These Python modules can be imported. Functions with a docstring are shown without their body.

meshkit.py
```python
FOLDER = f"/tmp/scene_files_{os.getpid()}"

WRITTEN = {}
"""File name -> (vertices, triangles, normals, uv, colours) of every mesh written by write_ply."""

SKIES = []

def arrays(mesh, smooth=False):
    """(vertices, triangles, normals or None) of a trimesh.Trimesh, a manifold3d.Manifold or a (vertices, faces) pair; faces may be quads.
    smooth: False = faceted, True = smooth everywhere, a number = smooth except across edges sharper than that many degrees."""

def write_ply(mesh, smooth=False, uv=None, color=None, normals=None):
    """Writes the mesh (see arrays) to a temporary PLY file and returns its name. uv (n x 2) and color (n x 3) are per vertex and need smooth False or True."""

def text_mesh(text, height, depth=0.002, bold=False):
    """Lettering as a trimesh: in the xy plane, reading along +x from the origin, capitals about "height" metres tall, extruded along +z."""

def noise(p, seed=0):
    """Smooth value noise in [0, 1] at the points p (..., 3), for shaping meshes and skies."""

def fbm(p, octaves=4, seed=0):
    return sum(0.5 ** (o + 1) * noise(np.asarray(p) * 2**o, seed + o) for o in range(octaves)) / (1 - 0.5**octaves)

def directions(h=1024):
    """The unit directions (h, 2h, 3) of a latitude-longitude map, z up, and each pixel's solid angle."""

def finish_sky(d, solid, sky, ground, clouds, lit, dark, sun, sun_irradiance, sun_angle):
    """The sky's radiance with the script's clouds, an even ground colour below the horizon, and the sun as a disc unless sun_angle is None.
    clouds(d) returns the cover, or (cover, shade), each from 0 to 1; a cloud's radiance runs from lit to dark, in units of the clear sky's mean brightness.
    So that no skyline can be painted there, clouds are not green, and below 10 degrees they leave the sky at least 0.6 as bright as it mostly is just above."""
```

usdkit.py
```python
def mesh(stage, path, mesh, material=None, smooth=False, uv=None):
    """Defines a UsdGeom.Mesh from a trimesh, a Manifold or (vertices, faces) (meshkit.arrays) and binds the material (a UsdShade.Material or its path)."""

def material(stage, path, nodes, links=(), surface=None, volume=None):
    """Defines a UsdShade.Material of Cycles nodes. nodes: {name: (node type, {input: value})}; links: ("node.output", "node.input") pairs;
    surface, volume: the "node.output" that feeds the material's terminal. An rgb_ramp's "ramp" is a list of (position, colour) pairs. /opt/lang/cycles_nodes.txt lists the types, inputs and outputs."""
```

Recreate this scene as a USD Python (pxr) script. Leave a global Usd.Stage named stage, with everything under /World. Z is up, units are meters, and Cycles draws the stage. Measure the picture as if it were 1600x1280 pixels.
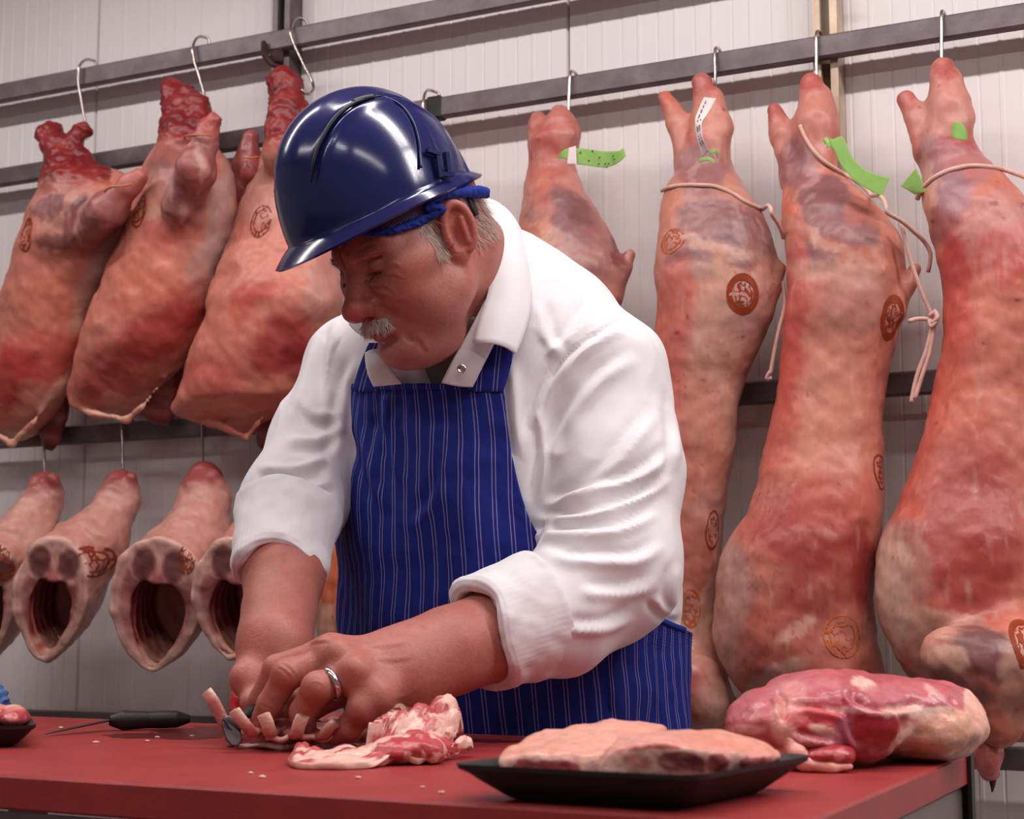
import math, random
import numpy as np, trimesh, usdkit, meshkit
from scipy.interpolate import PchipInterpolator
from pxr import Usd, UsdGeom, UsdLux, UsdShade, Gf, Sdf, Vt

# ------------------------------------------------------------------ stage, camera, lights, exposure
stage = Usd.Stage.CreateInMemory()
UsdGeom.SetStageUpAxis(stage, 'Z'); UsdGeom.SetStageMetersPerUnit(stage, 1.0)
UsdGeom.Xform.Define(stage, '/World'); UsdGeom.Scope.Define(stage, '/World/Looks')
F = 2500.0                                  # focal length in pixels of the 1600 x 1280 frame
PITCH = math.atan2(308.0, F)
TABLE_Z = 0.90; CAM = np.array([0, 0, TABLE_Z + 0.155])
FW = np.array([0, math.cos(PITCH), math.sin(PITCH)]); UP = np.array([0, -math.sin(PITCH), math.cos(PITCH)]); RT = np.array([1.0, 0, 0])
cam = UsdGeom.Camera.Define(stage, '/World/camera')
cam.CreateHorizontalApertureAttr(36.0); cam.CreateFocalLengthAttr(36.0 * F / 1600)
cam.CreateFStopAttr(8.0); cam.CreateFocusDistanceAttr(1.98)
cam.CreateClippingRangeAttr((0.05, 100.0)); cam.CreateExposureAttr(0.2)
m = Gf.Matrix4d(1.0)
m.SetRow(0, Gf.Vec4d(*RT, 0)); m.SetRow(1, Gf.Vec4d(*UP, 0)); m.SetRow(2, Gf.Vec4d(*(-FW), 0)); m.SetRow(3, Gf.Vec4d(*CAM, 1))
cam.AddTransformOp().Set(m)

dome = UsdLux.DomeLight.Define(stage, '/World/ambient_light')
dome.CreateColorAttr(Gf.Vec3f(1.0, 0.88, 0.88)); dome.CreateIntensityAttr(0.05)

def tube_lamp(name, x, y, z, length, width, rot, power):
    r = UsdLux.RectLight.Define(stage, '/World/' + name)
    r.CreateWidthAttr(length); r.CreateHeightAttr(width); r.CreateIntensityAttr(power)
    r.CreateColorAttr(Gf.Vec3f(1.0, 0.935, 0.93))
    r.AddTranslateOp().Set(Gf.Vec3d(x, y, z)); r.AddRotateZOp().Set(rot)
# two rows of ceiling tubes parallel to the wall, one above the work place and one further into the room
tube_lamp('ceiling_tube_light', -1.384, 2.375, 2.60, 1.6, 0.08, -26.57, 32.0)
tube_lamp('ceiling_tube_light_001', 0.181, 1.592, 2.60, 1.6, 0.08, -26.57, 46.0)
tube_lamp('ceiling_tube_light_002', 1.746, 0.809, 2.60, 1.6, 0.08, -26.57, 80.0)
tube_lamp('ceiling_tube_light_003', -1.205, 0.72, 2.60, 1.6, 0.08, -26.57, 31.0)
tube_lamp('ceiling_tube_light_004', 0.494, -0.13, 2.60, 1.6, 0.08, -26.57, 33.0)

# ------------------------------------------------------------------ wall-parallel frame
YAW = math.atan(0.5)
U = np.array([math.cos(YAW), -math.sin(YAW), 0]); N = np.array([-math.sin(YAW), -math.cos(YAW), 0]); ZV = np.array([0, 0, 1.0])
D_WALL = 2.455                               # distance of the wall from the camera

def ray(x, y):
    return RT * ((x - 800) / F) + UP * ((640 - y) / F) + FW
def P(x, y, Y):                              # point seen in the photograph at (x, y), Y metres in front of the camera
    d = ray(x, y); return CAM + d * (Y / d[1])
def W(x, y, off):                            # the same, off metres in front of the wall
    d = ray(x, y); return CAM + d * ((off - D_WALL) / (d @ N))
def T(x, y, up=0.0):                         # the same, on the table top
    d = ray(x, y); return CAM + d * ((TABLE_Z + up - CAM[2]) / d[2])
def px(V):
    q = np.asarray(V) - CAM; k = q @ FW
    return 800 + F * (q @ RT) / k, 640 - F * (q @ UP) / k

# ------------------------------------------------------------------ scene graph helpers
NAMES = {}
def numbered(parent, name):
    k = NAMES.get((parent, name), -1) + 1; NAMES[(parent, name)] = k
    return parent + '/' + (name if k == 0 else f'{name}_{k:03d}')
def tag(prim, label=None, category=None, group=None, kind=None):
    for k, v in (('label', label), ('category', category), ('group', group), ('kind', kind)):
        if v: prim.SetCustomDataByKey(k, v)
BASE = {}
def thing(name, base, label=None, category=None, group=None, kind=None):
    p = numbered('/World', name); x = UsdGeom.Xform.Define(stage, p)
    x.AddTranslateOp().Set(Gf.Vec3d(*map(float, base))); BASE[p] = np.asarray(base, float)
    tag(x.GetPrim(), label, category, group, kind); return p
def put(parent, name, mesh, mat, col=None, smooth=True, uv=None, label=None, category=None, group=None, kind=None, floats=None):
    """one Mesh prim from a mesh in world coordinates; parent '/World' or a path."""
    p = numbered(parent, name); base = BASE.get(parent)
    if base is None:
        base = np.zeros(3)
        for k in BASE:
            if parent.startswith(k + '/'): base = BASE[k]
    if isinstance(mesh, trimesh.Trimesh): v, f = mesh.vertices, mesh.faces
    else: v, f = mesh
    v = np.asarray(v, float); f = np.asarray(f)
    if f.shape[1] == 4: f = np.vstack([f[:, [0, 1, 2]], f[:, [0, 2, 3]]])
    if parent == '/World':
        base = v.mean(0) * [1, 1, 0] + [0, 0, v[:, 2].min()]
    g = usdkit.mesh(stage, p, (v - base, f), MATS.get(mat, mat) if isinstance(mat, str) else mat, smooth=smooth, uv=uv)
    if parent == '/World': g.AddTranslateOp().Set(Gf.Vec3d(*map(float, base))); BASE[p] = base
    if col is not None:
        UsdGeom.PrimvarsAPI(g).CreatePrimvar('Cd', Sdf.ValueTypeNames.Color3fArray, 'vertex').Set(Vt.Vec3fArray.FromNumpy(np.asarray(col, np.float32)))
    tag(g.GetPrim(), label, category, group, kind); return p
def curves(parent, name, strands, width, mat, label=None):
    p = numbered(parent, name); base = np.zeros(3)
    for k in BASE:
        if parent == k or parent.startswith(k + '/'): base = BASE[k]
    c = UsdGeom.BasisCurves.Define(stage, p); c.CreateTypeAttr('linear')
    c.CreateCurveVertexCountsAttr([len(s) for s in strands])
    c.CreatePointsAttr(Vt.Vec3fArray.FromNumpy((np.vstack(strands) - base).astype(np.float32)))
    w = np.concatenate([np.linspace(width, width * 0.4, len(s)) for s in strands]).astype(np.float32)
    c.CreateWidthsAttr(Vt.FloatArray.FromNumpy(w)); c.SetWidthsInterpolation('vertex')
    UsdShade.MaterialBindingAPI.Apply(c.GetPrim()).Bind(MATS[mat]); tag(c.GetPrim(), label); return p

# ------------------------------------------------------------------ materials
MATS = {}
def lin(c):
    c = np.asarray(c, float) / 255.0
    return np.where(c <= 0.04045, c / 12.92, ((c + 0.055) / 1.055) ** 2.4)
def A(r, g, b, k=1.0):                       # albedo from a colour seen in good light
    return tuple(np.clip(lin((r, g, b)) * np.array([1.0, 0.94, 0.93]) * k, 0, 0.9))
def mat(name, nodes, links, surface='p.BSDF'):
    MATS[name] = usdkit.material(stage, '/World/Looks/' + name, nodes, links, surface=surface)
def plain(name, c, rough=0.5, metallic=0.0, spec=0.5, bump=0.0, bscale=200, vary=0.0, vscale=8, coat=0.0, sheen=0.0, sss=0.0):
    n = {'p': ('principled_bsdf', {'base_color': c, 'roughness': rough, 'metallic': metallic, 'specular_ior_level': spec, 'coat_weight': coat, 'sheen_weight': sheen})}
    l = []
    n['g'] = ('texture_coordinate', {})
    if vary:
        n['n'] = ('noise_texture', {'scale': vscale, 'detail': 5, 'roughness': 0.6})
        n['r'] = ('rgb_ramp', {'ramp': [(0.3, tuple(np.array(c) * (1 - vary))), (0.7, tuple(np.minimum(np.array(c) * (1 + vary), 0.95)))]})
        l += [('g.object', 'n.vector'), ('n.fac', 'r.fac'), ('r.color', 'p.base_color')]
    if bump:
        n['bn'] = ('noise_texture', {'scale': bscale, 'detail': 3}); n['b'] = ('bump', {'strength': bump, 'distance': 0.002})
        l += [('g.object', 'bn.vector'), ('bn.fac', 'b.height'), ('b.normal', 'p.normal')]
    mat(name, n, l)
def painted(name, rough=0.45, spec=0.5, fine=0.12, fscale=120, bump=0.35, bscale=160, sss=0.0, coat=0.0, streak=0.0):
    """colour from the mesh's own Cd, with grain"""
    n = {'a': ('attribute', {'attribute': 'Cd'}), 'g': ('texture_coordinate', {}),
         'mp': ('mapping', {'scale': (1, 1, 1.0 / (1 + 4 * streak))}),
         'n': ('noise_texture', {'scale': fscale, 'detail': 4, 'roughness': 0.65}),
         'r': ('rgb_ramp', {'ramp': [(0.3, (1 - fine,) * 3), (0.7, (1 + fine,) * 3)]}),
         'x': ('mix_color', {'blend_type': 'multiply', 'fac': 1.0, 'use_clamp': True}),
         'bn': ('noise_texture', {'scale': bscale, 'detail': 3}), 'b': ('bump', {'strength': bump, 'distance': 0.002}),
         'p': ('principled_bsdf', {'roughness': rough, 'specular_ior_level': spec, 'subsurface_weight': sss, 'subsurface_scale': 0.006, 'subsurface_radius': (1.0, 0.35, 0.2), 'coat_weight': coat, 'coat_roughness': 0.2})}
    l = [('g.object', 'mp.vector'), ('mp.vector', 'n.vector'), ('n.fac', 'r.fac'), ('a.color', 'x.a'), ('r.color', 'x.b'), ('x.result', 'p.base_color'),
         ('mp.vector', 'bn.vector'), ('bn.fac', 'b.height'), ('b.normal', 'p.normal')]
    mat(name, n, l)

plain('wall_panel', A(228, 228, 227), rough=0.35, spec=0.4, bump=0.05, bscale=500, vary=0.02, vscale=3)
plain('galvanised', A(112, 103, 106, 0.9), rough=0.42, metallic=0.35, vary=0.28, vscale=22, bump=0.1, bscale=150)
plain('strut_steel', A(196, 180, 156), rough=0.35, metallic=0.3, vary=0.22, vscale=18)
plain('dark_steel', A(42, 34, 36), rough=0.5, metallic=0.4, vary=0.3, vscale=30)
plain('hook_steel', A(190, 182, 178), rough=0.22, metallic=1.0)
plain('rust_iron', A(60, 30, 28), rough=0.7, metallic=0.2, vary=0.4, vscale=60)
plain('floor_resin', A(120, 100, 98), rough=0.5, vary=0.15, vscale=5, bump=0.2, bscale=300)
plain('ceiling_panel', A(220, 215, 213), rough=0.5)
plain('table_red', A(148, 52, 52), rough=0.42, spec=0.35, vary=0.14, vscale=16, bump=0.25, bscale=260)
plain('table_steel', A(128, 120, 120), rough=0.4, metallic=0.5, vary=0.1, vscale=12)
plain('black_foam', A(36, 33, 33), rough=0.55, spec=0.35, bump=0.3, bscale=420)
plain('black_rubber', A(20, 18, 20), rough=0.5, bump=0.2, bscale=300)
plain('blade_steel', A(92, 86, 88), rough=0.4, metallic=1.0, vary=0.1, vscale=30)
plain('coat_cotton', A(222, 224, 228), rough=0.85, spec=0.2, bump=0.12, bscale=900, sheen=0.15)
plain('shirt_grey', A(128, 126, 124), rough=0.9, spec=0.1, bump=0.3, bscale=900)
plain('apron_blue', A(34, 52, 140), rough=0.8, spec=0.15, bump=0.15, bscale=900)
plain('helmet_blue', A(26, 32, 84), rough=0.17, spec=0.5, vary=0.05, vscale=6, bump=0.02, bscale=400)
plain('groove_blue', A(10, 12, 34), rough=0.4)
plain('net_blue', A(30, 52, 142), rough=0.7, spec=0.2)
plain('harness_grey', A(205, 200, 205), rough=0.5)
plain('grey_hair', A(196, 186, 176), rough=0.5)
plain('sandy_hair', A(130, 96, 80), rough=0.6)
plain('dark_lash', A(52, 34, 30), rough=0.6)
plain('ring_steel', A(205, 203, 205), rough=0.18, metallic=1.0)
plain('twine', A(214, 178, 165), rough=0.9, spec=0.1, bump=0.5, bscale=700, vary=0.12, vscale=80)
plain('gold_string', A(190, 130, 80), rough=0.7)
plain('tag_green', A(140, 190, 98, .95), rough=0.6, spec=0.3, vary=0.08, vscale=60)
plain('tag_white', A(226, 214, 212), rough=0.6, spec=0.3)
plain('print_ink', A(60, 52, 56), rough=0.7)
plain('stamp_ink', A(138, 52, 20), rough=0.6, spec=0.3, vary=0.3, vscale=90)
plain('stamp_ink_light', A(186, 96, 52), rough=0.6, spec=0.3, vary=0.25, vscale=120)
plain('blood_film', A(92, 26, 28), rough=0.28, spec=0.5, vary=0.3, vscale=60)
plain('blood_dark', A(90, 12, 18), rough=0.3)
plain('net_glove', A(70, 110, 168), rough=0.8, bump=0.4, bscale=300)
plain('trouser_dark', A(45, 45, 60), rough=0.9, spec=0.1)
plain('boot_white', A(200, 196, 190), rough=0.5)
painted('skin', rough=0.5, spec=0.4, fine=0.10, fscale=260, bump=0.22, bscale=420, sss=0.12)
painted('meat', rough=0.42, spec=0.45, fine=0.09, fscale=75, bump=0.4, bscale=110, streak=0.6)
painted('wet_meat', rough=0.33, spec=0.5, fine=0.14, fscale=110, bump=0.4, bscale=160)
painted('fat', rough=0.4, spec=0.45, fine=0.07, fscale=110, bump=0.4, bscale=200)
painted('bone', rough=0.45, spec=0.4, fine=0.12, fscale=200, bump=0.4, bscale=260)

# ------------------------------------------------------------------ shape tools: distance fields and sweeps
def rc(a, b, ra, rb):                        # tapered capsule
    a, b = np.asarray(a, float), np.asarray(b, float); ab = b - a; L = max(ab @ ab, 1e-12)
    def f(p):
        t = np.clip((p - a) @ ab / L, 0, 1)
        return np.linalg.norm(p - a - t[:, None] * ab, axis=1) - (ra + (rb - ra) * t)
    return f
def chain(pts, rs, k=0.0):
    fs = [rc(pts[i], pts[i + 1], rs[i], rs[i + 1]) for i in range(len(pts) - 1)]
    return union(fs, k)
def ell(c, r, R=None):                       # ellipsoid; rows of R are its axes
    c, r = np.asarray(c, float), np.asarray(r, float)
    def f(p):
        q = p - c
        if R is not None: q = q @ np.asarray(R).T
        k0 = np.linalg.norm(q / r, axis=1); k1 = np.linalg.norm(q / r ** 2, axis=1)
        return np.where(k1 > 1e-9, k0 * (k0 - 1) / np.maximum(k1, 1e-9), -r.min())
    return f
def smin(a, b, k):
    if k <= 0: return np.minimum(a, b)
    h = np.clip(0.5 + 0.5 * (b - a) / k, 0, 1)
    return b + (a - b) * h - k * h * (1 - h)
def union(fs, k=0.0):
    def f(p):
        d = fs[0](p)
        for g in fs[1:]: d = smin(d, g(p), k)
        return d
    return f
def cut(f, g, k=0.0):
    return lambda p: -smin(-f(p), g(p), k)
def both(f, g, k=0.0):
    return lambda p: -smin(-f(p), -g(p), k)
def off(f, e): return lambda p: f(p) - e
def loft(rows, e1=U, e2=N, cap=0.01):        # rows (z, c1, c2, a, b): ellipses across z
    R = np.array(sorted(rows)); z = R[:, 0]; zz = np.linspace(z[0], z[-1], 400); tab = PchipInterpolator(z, R[:, 1:])(zz)
    def f(p):
        zc = np.clip(p[:, 2], z[0], z[-1]); c1, c2, a, b = (np.interp(zc, zz, tab[:, i]) for i in range(4))
        x, y = p @ e1 - c1, p @ e2 - c2
        k0 = np.sqrt((x / a) ** 2 + (y / b) ** 2); k1 = np.sqrt((x / a ** 2) ** 2 + (y / b ** 2) ** 2)
        d = np.where(k1 > 1e-9, k0 * (k0 - 1) / np.maximum(k1, 1e-9), -np.minimum(a, b))
        dz = np.maximum(z[0] - p[:, 2], p[:, 2] - z[-1])
        return -smin(-d, -dz, cap)
    f.table = (zz, tab); return f
def surf(f, lo, hi, h):                      # surface nets over the part of the grid near the surface
    lo, hi = np.asarray(lo, float), np.asarray(hi, float); s = 4
    n = np.ceil((hi - lo) / (h * s)).astype(int) + 1
    ax = [lo[i] + np.arange(n[i]) * h * s for i in range(3)]
    g = np.stack(np.meshgrid(*ax, indexing='ij'), -1).reshape(-1, 3)
    dc = np.concatenate([f(x) for x in np.array_split(g, max(1, len(g) // 200000))]).reshape(n)
    near = np.abs(dc) < h * s * 1.9
    nf = (n - 1) * s + 1
    m = np.zeros(nf, bool); d = np.empty(nf, np.float32)
    idx = [np.minimum((np.arange(nf[i]) + s // 2) // s, n[i] - 1) for i in range(3)]
    m = near[np.ix_(*idx)]; d[:] = dc[np.ix_(*idx)]
    where = np.argwhere(m); q = lo + where * h
    d[tuple(where.T)] = np.concatenate([f(x) for x in np.array_split(q, max(1, len(q) // 200000))])
    d[[0, -1]] = np.maximum(d[[0, -1]], 1e-4); d[:, [0, -1]] = np.maximum(d[:, [0, -1]], 1e-4); d[:, :, [0, -1]] = np.maximum(d[:, :, [0, -1]], 1e-4)
    ins = d < 0; c = np.zeros(nf - 1, np.int8)
    for o in np.ndindex(2, 2, 2): c += ins[o[0]:nf[0] - 1 + o[0], o[1]:nf[1] - 1 + o[1], o[2]:nf[2] - 1 + o[2]]
    act = np.argwhere((c > 0) & (c < 8)); num = np.full(nf - 1, -1, np.int32); num[tuple(act.T)] = np.arange(len(act))
    corner = np.array(list(np.ndindex(2, 2, 2))); val = np.stack([d[tuple((act + o).T)] for o in corner], 1)
    acc = np.zeros((len(act), 3)); cnt = np.zeros(len(act))
    for i in range(8):
        for j in range(i + 1, 8):
            if np.abs(corner[i] - corner[j]).sum() == 1:
                a, b = val[:, i], val[:, j]; x = (a < 0) != (b < 0); t = np.where(x, a / np.where(x, a - b, 1), 0)
                acc += x[:, None] * (corner[i] + t[:, None] * (corner[j] - corner[i])); cnt += x
    v = lo + (act + acc / cnt[:, None]) * h
    faces = []
    for k in range(3):
        i1, i2 = (k + 1) % 3, (k + 2) % 3
        sl = [slice(1, nf[q] - 1) for q in range(3)]; sl[k] = slice(0, nf[k] - 1); sl2 = list(sl); sl2[k] = slice(1, nf[k])
        a, b = ins[tuple(sl)], ins[tuple(sl2)]; e = np.argwhere(a != b); st = a[tuple(e.T)]
        o = np.array([1, 1, 1]); o[k] = 0; e = e + o
        def cell(d1, d2):
            x = e.copy(); x[:, i1] -= d1; x[:, i2] -= d2; return num[tuple(x.T)]
        qd = np.stack([cell(1, 1), cell(0, 1), cell(0, 0), cell(1, 0)], 1); qd[~st] = qd[~st][:, ::-1]; faces.append(qd)
    qd = np.vstack(faces); tri = np.vstack([qd[:, [0, 1, 2]], qd[:, [0, 2, 3]]])
    tri = tri[(tri >= 0).all(1)]
    e = h * 0.5                                # one step onto the surface
    for _ in range(1):
        d0 = f(v); gr = np.stack([f(v + np.eye(3)[i] * e) - f(v - np.eye(3)[i] * e) for i in range(3)], 1) / (2 * e)
        g2 = np.maximum((gr ** 2).sum(1), 0.15); v = v - np.clip(d0 / g2, -h, h)[:, None] * gr * 0.8
    return v, tri
def surf_at(f, c, r, h): return surf(f, np.asarray(c) - r, np.asarray(c) + r, h)
def vnormals(v, f):
    n = np.zeros_like(v); fn = np.cross(v[f[:, 1]] - v[f[:, 0]], v[f[:, 2]] - v[f[:, 0]])
    for k in range(3): np.add.at(n, f[:, k], fn)
    return n / np.maximum(np.linalg.norm(n, axis=1, keepdims=True), 1e-12)
def noise(p, s, seed=0, oct=3): return meshkit.fbm(np.asarray(p) * s + 31.7, oct, seed)
def rough(v, f, amp, s, seed=0, oct=3):
    return v + vnormals(v, f) * ((noise(v, s, seed, oct) - 0.5) * 2 * amp)[:, None]
def cast(f, x, y, Y0, lift=0.0, n=60):       # where the line of sight through (x, y) meets a distance field
    d = ray(x, y); d = d / np.linalg.norm(d); p = CAM + d * (Y0 / d[1]); p = p[None]
    for _ in range(n):
        s = float(f(p)[0]) - lift
        if abs(s) < 1e-5: break
        p = p + d * s * 0.8
    return p[0]
def meet(f, q, Y0, Y1, lift=0.0, n=260):     # first meeting of many lines of sight with a field, else the closest pass
    Y = np.linspace(Y0, Y1, n); out = []
    for x, y in q:
        d = ray(x, y); p = CAM + d * (Y / d[1])[:, None]; v = f(p) - lift; k = np.nonzero(v < 0)[0]
        if len(k) and k[0] > 0: i = k[0]; t = v[i - 1] / (v[i - 1] - v[i]); out.append(p[i - 1] + (p[i] - p[i - 1]) * t)
        else: out.append(p[int(np.argmin(v))])
    return np.array(out)
def cast_many(f, q, Y0, lift=0.0, n=50):
    d = np.array([ray(x, y) for x, y in q]); p = CAM + d * (Y0 / d[:, 1:2]); d = d / np.linalg.norm(d, axis=1, keepdims=True)
    for _ in range(n): p = p + d * ((f(p) - lift) * 0.8)[:, None]
    return p
def resample(pts, n):
    pts = np.asarray(pts, float); t = np.r_[0, np.cumsum(np.linalg.norm(np.diff(pts[:, :3], axis=0), axis=1))]
    return PchipInterpolator(t, pts)(np.linspace(0, t[-1], n)) if len(pts) > 2 else np.array([pts[0] + (pts[-1] - pts[0]) * s for s in np.linspace(0, 1, n)])
def tube(pts, r, sides=10, n=None, close=False, flat=1.0, upv=None):
    """swept round rod along pts (spline if n is given)"""
    p = resample(pts, n) if n else np.asarray(pts, float); k = len(p); r = np.broadcast_to(r, (k,)) if np.ndim(r) == 0 or len(r) == k else np.interp(np.linspace(0, 1, k), np.linspace(0, 1, len(r)), r)
    t = (np.roll(p, -1, 0) - np.roll(p, 1, 0)) if close else np.gradient(p, axis=0); t /= np.linalg.norm(t, axis=1, keepdims=True) + 1e-12
    a = np.cross(t[0], [0, 0, 1.0] if abs(t[0][2]) < 0.9 else [1.0, 0, 0]) if upv is None else np.asarray(upv, float)
    A_ = []
    for i in range(k):
        a = a - t[i] * (a @ t[i]); a /= np.linalg.norm(a) + 1e-12; A_.append(a)
    A_ = np.array(A_); B_ = np.cross(t, A_); th = np.arange(sides) * 2 * np.pi / sides
    v = p[:, None] + r[:, None, None] * (np.cos(th)[None, :, None] * A_[:, None] + flat * np.sin(th)[None, :, None] * B_[:, None])
    f = []
    for i in range(k if close else k - 1):
        for j in range(sides):
            a0, a1, b0, b1 = i * sides + j, i * sides + (j + 1) % sides, ((i + 1) % k) * sides + j, ((i + 1) % k) * sides + (j + 1) % sides
            f += [(a0, a1, b1), (a0, b1, b0)]
    v = v.reshape(-1, 3)
    if not close:
        c0, c1 = len(v), len(v) + 1; v = np.vstack([v, p[0], p[-1]])
        for j in range(sides):
            f += [(c0, (j + 1) % sides, j), (c1, (k - 1) * sides + j, (k - 1) * sides + (j + 1) % sides)]
    return v, np.array(f)
def join(*ms):
    V, Fs, n = [], [], 0
    for v, f in ms:
        V.append(np.asarray(v)); Fs.append(np.asarray(f) + n); n += len(v)
    return np.vstack(V), np.vstack(Fs)
def box(c, size, ex=U, ey=-N, ez=ZV, bevel=0.0):
    """rounded box around c, along three axes"""
    h = np.asarray(size, float) / 2; M = np.array([ex, ey, ez], float)
    if bevel <= 0:
        b = trimesh.creation.box(size); return b.vertices @ M + np.asarray(c), b.faces
    pts = np.array([[sx * (h[0] - (0 if k == 0 else bevel)), sy * (h[1] - (0 if k == 1 else bevel)), sz * (h[2] - (0 if k == 2 else bevel))] for sx in (-1, 1) for sy in (-1, 1) for sz in (-1, 1) for k in range(3)])
    b = trimesh.convex.convex_hull(pts); return b.vertices @ M + np.asarray(c), b.faces
def sheet(grid, thick):
    """a thin cloth or paper sheet from a grid of points (r, c, 3): two faces and a rim"""
    g = np.asarray(grid, float); r, c = g.shape[:2]
    du, dv = np.gradient(g, axis=1), np.gradient(g, axis=0); n = np.cross(du, dv); n /= np.linalg.norm(n, axis=2, keepdims=True) + 1e-12
    v = np.vstack([(g + n * thick / 2).reshape(-1, 3), (g - n * thick / 2).reshape(-1, 3)]); k = r * c; f = []
    i, j = np.meshgrid(np.arange(r - 1), np.arange(c - 1), indexing='ij'); q = (i * c + j).ravel()
    f.append(np.stack([q, q + 1, q + c + 1, q + c], 1)); f.append(np.stack([q, q + c, q + c + 1, q + 1], 1) + k)
    rim = list(range(c)) + [x * c + c - 1 for x in range(1, r)] + [(r - 1) * c + x for x in range(c - 2, -1, -1)] + [x * c for x in range(r - 2, 0, -1)]
    rim = np.array(rim); nx = np.roll(rim, -1); f.append(np.stack([rim, rim + k, nx + k, nx], 1))
    f = np.vstack(f); return v, np.vstack([f[:, [0, 1, 2]], f[:, [0, 2, 3]]])
def paint(v, base, patches=(), seed=0, warp=14, wscale=28):
    """albedo by where the point lies on the animal, in the photograph's pixels; patches (x, y, rx, ry, deg, colour, strength, softness)"""
    x, y = px(v); col = np.tile(np.asarray(base, float), (len(v), 1))
    x = x + (noise(v, wscale, seed + 1) - 0.5) * 2 * warp; y = y + (noise(v, wscale, seed + 2) - 0.5) * 2 * warp
    x = x + (noise(v * [1, 1, .5], 130, seed + 3, 2) - 0.5) * warp; y = y + (noise(v, 130, seed + 4, 2) - 0.5) * warp
    for (cx, cy, rx, ry, deg, c, k, soft) in patches:
        a = math.radians(deg); dx, dy = x - cx, y - cy; q = np.hypot((dx * math.cos(a) + dy * math.sin(a)) / rx, (-dx * math.sin(a) + dy * math.cos(a)) / ry)
        w = np.clip((1 - q) / max(soft * .7, 1e-3) + 0.5, 0, 1); w = w * w * (3 - 2 * w) * k
        col += w[:, None] * (np.asarray(c) - col)
    return col
def mottled(col, v, s, seed, amt, tint=None):
    w = np.clip((noise(v, s, seed, 4) - 0.5) * 3.2, -1, 1)[:, None]
    if tint is None: return np.clip(col * (1 + w * amt), 0, 0.95)
    return col + np.clip(w, 0, 1) * amt * (np.asarray(tint) - col)

# ------------------------------------------------------------------ the room
def extrude_profile(prof, z0, z1, thick):
    """vertical sheet: prof = [(u, depth)] along the wall, depth towards the room"""
    q = np.array(prof); k = len(q); o = -N * D_WALL * -1.0
    w = lambda u, d: U * u + N * (d - D_WALL)
    fr = np.array([w(u, d) for u, d in q]); bk = np.array([w(u, -thick) for u, d in q])
    v = np.vstack([fr + [0, 0, z0], fr + [0, 0, z1], bk + [0, 0, z0], bk + [0, 0, z1]]); f = []
    for i in range(k - 1):
        f += [(i, i + 1, k + i + 1, k + i), (2 * k + i + 1, 2 * k + i, 3 * k + i, 3 * k + i + 1), (k + i, k + i + 1, 3 * k + i + 1, 3 * k + i), (i + 1, i, 2 * k + i, 2 * k + i + 1)]
    f += [(0, k, 3 * k, 2 * k), (k - 1, 3 * k - 1, 4 * k - 1, 2 * k - 1)]
    f = np.array(f); return v, np.vstack([f[:, [0, 1, 2]], f[:, [0, 2, 3]]])
wall = thing('wall_back', [0, 0, 0], 'white insulated panel wall with fine vertical ribs behind the hanging meat', kind='structure')
PW = 1.06; u_joint = (W(888, 130, 0) @ U)
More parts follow.
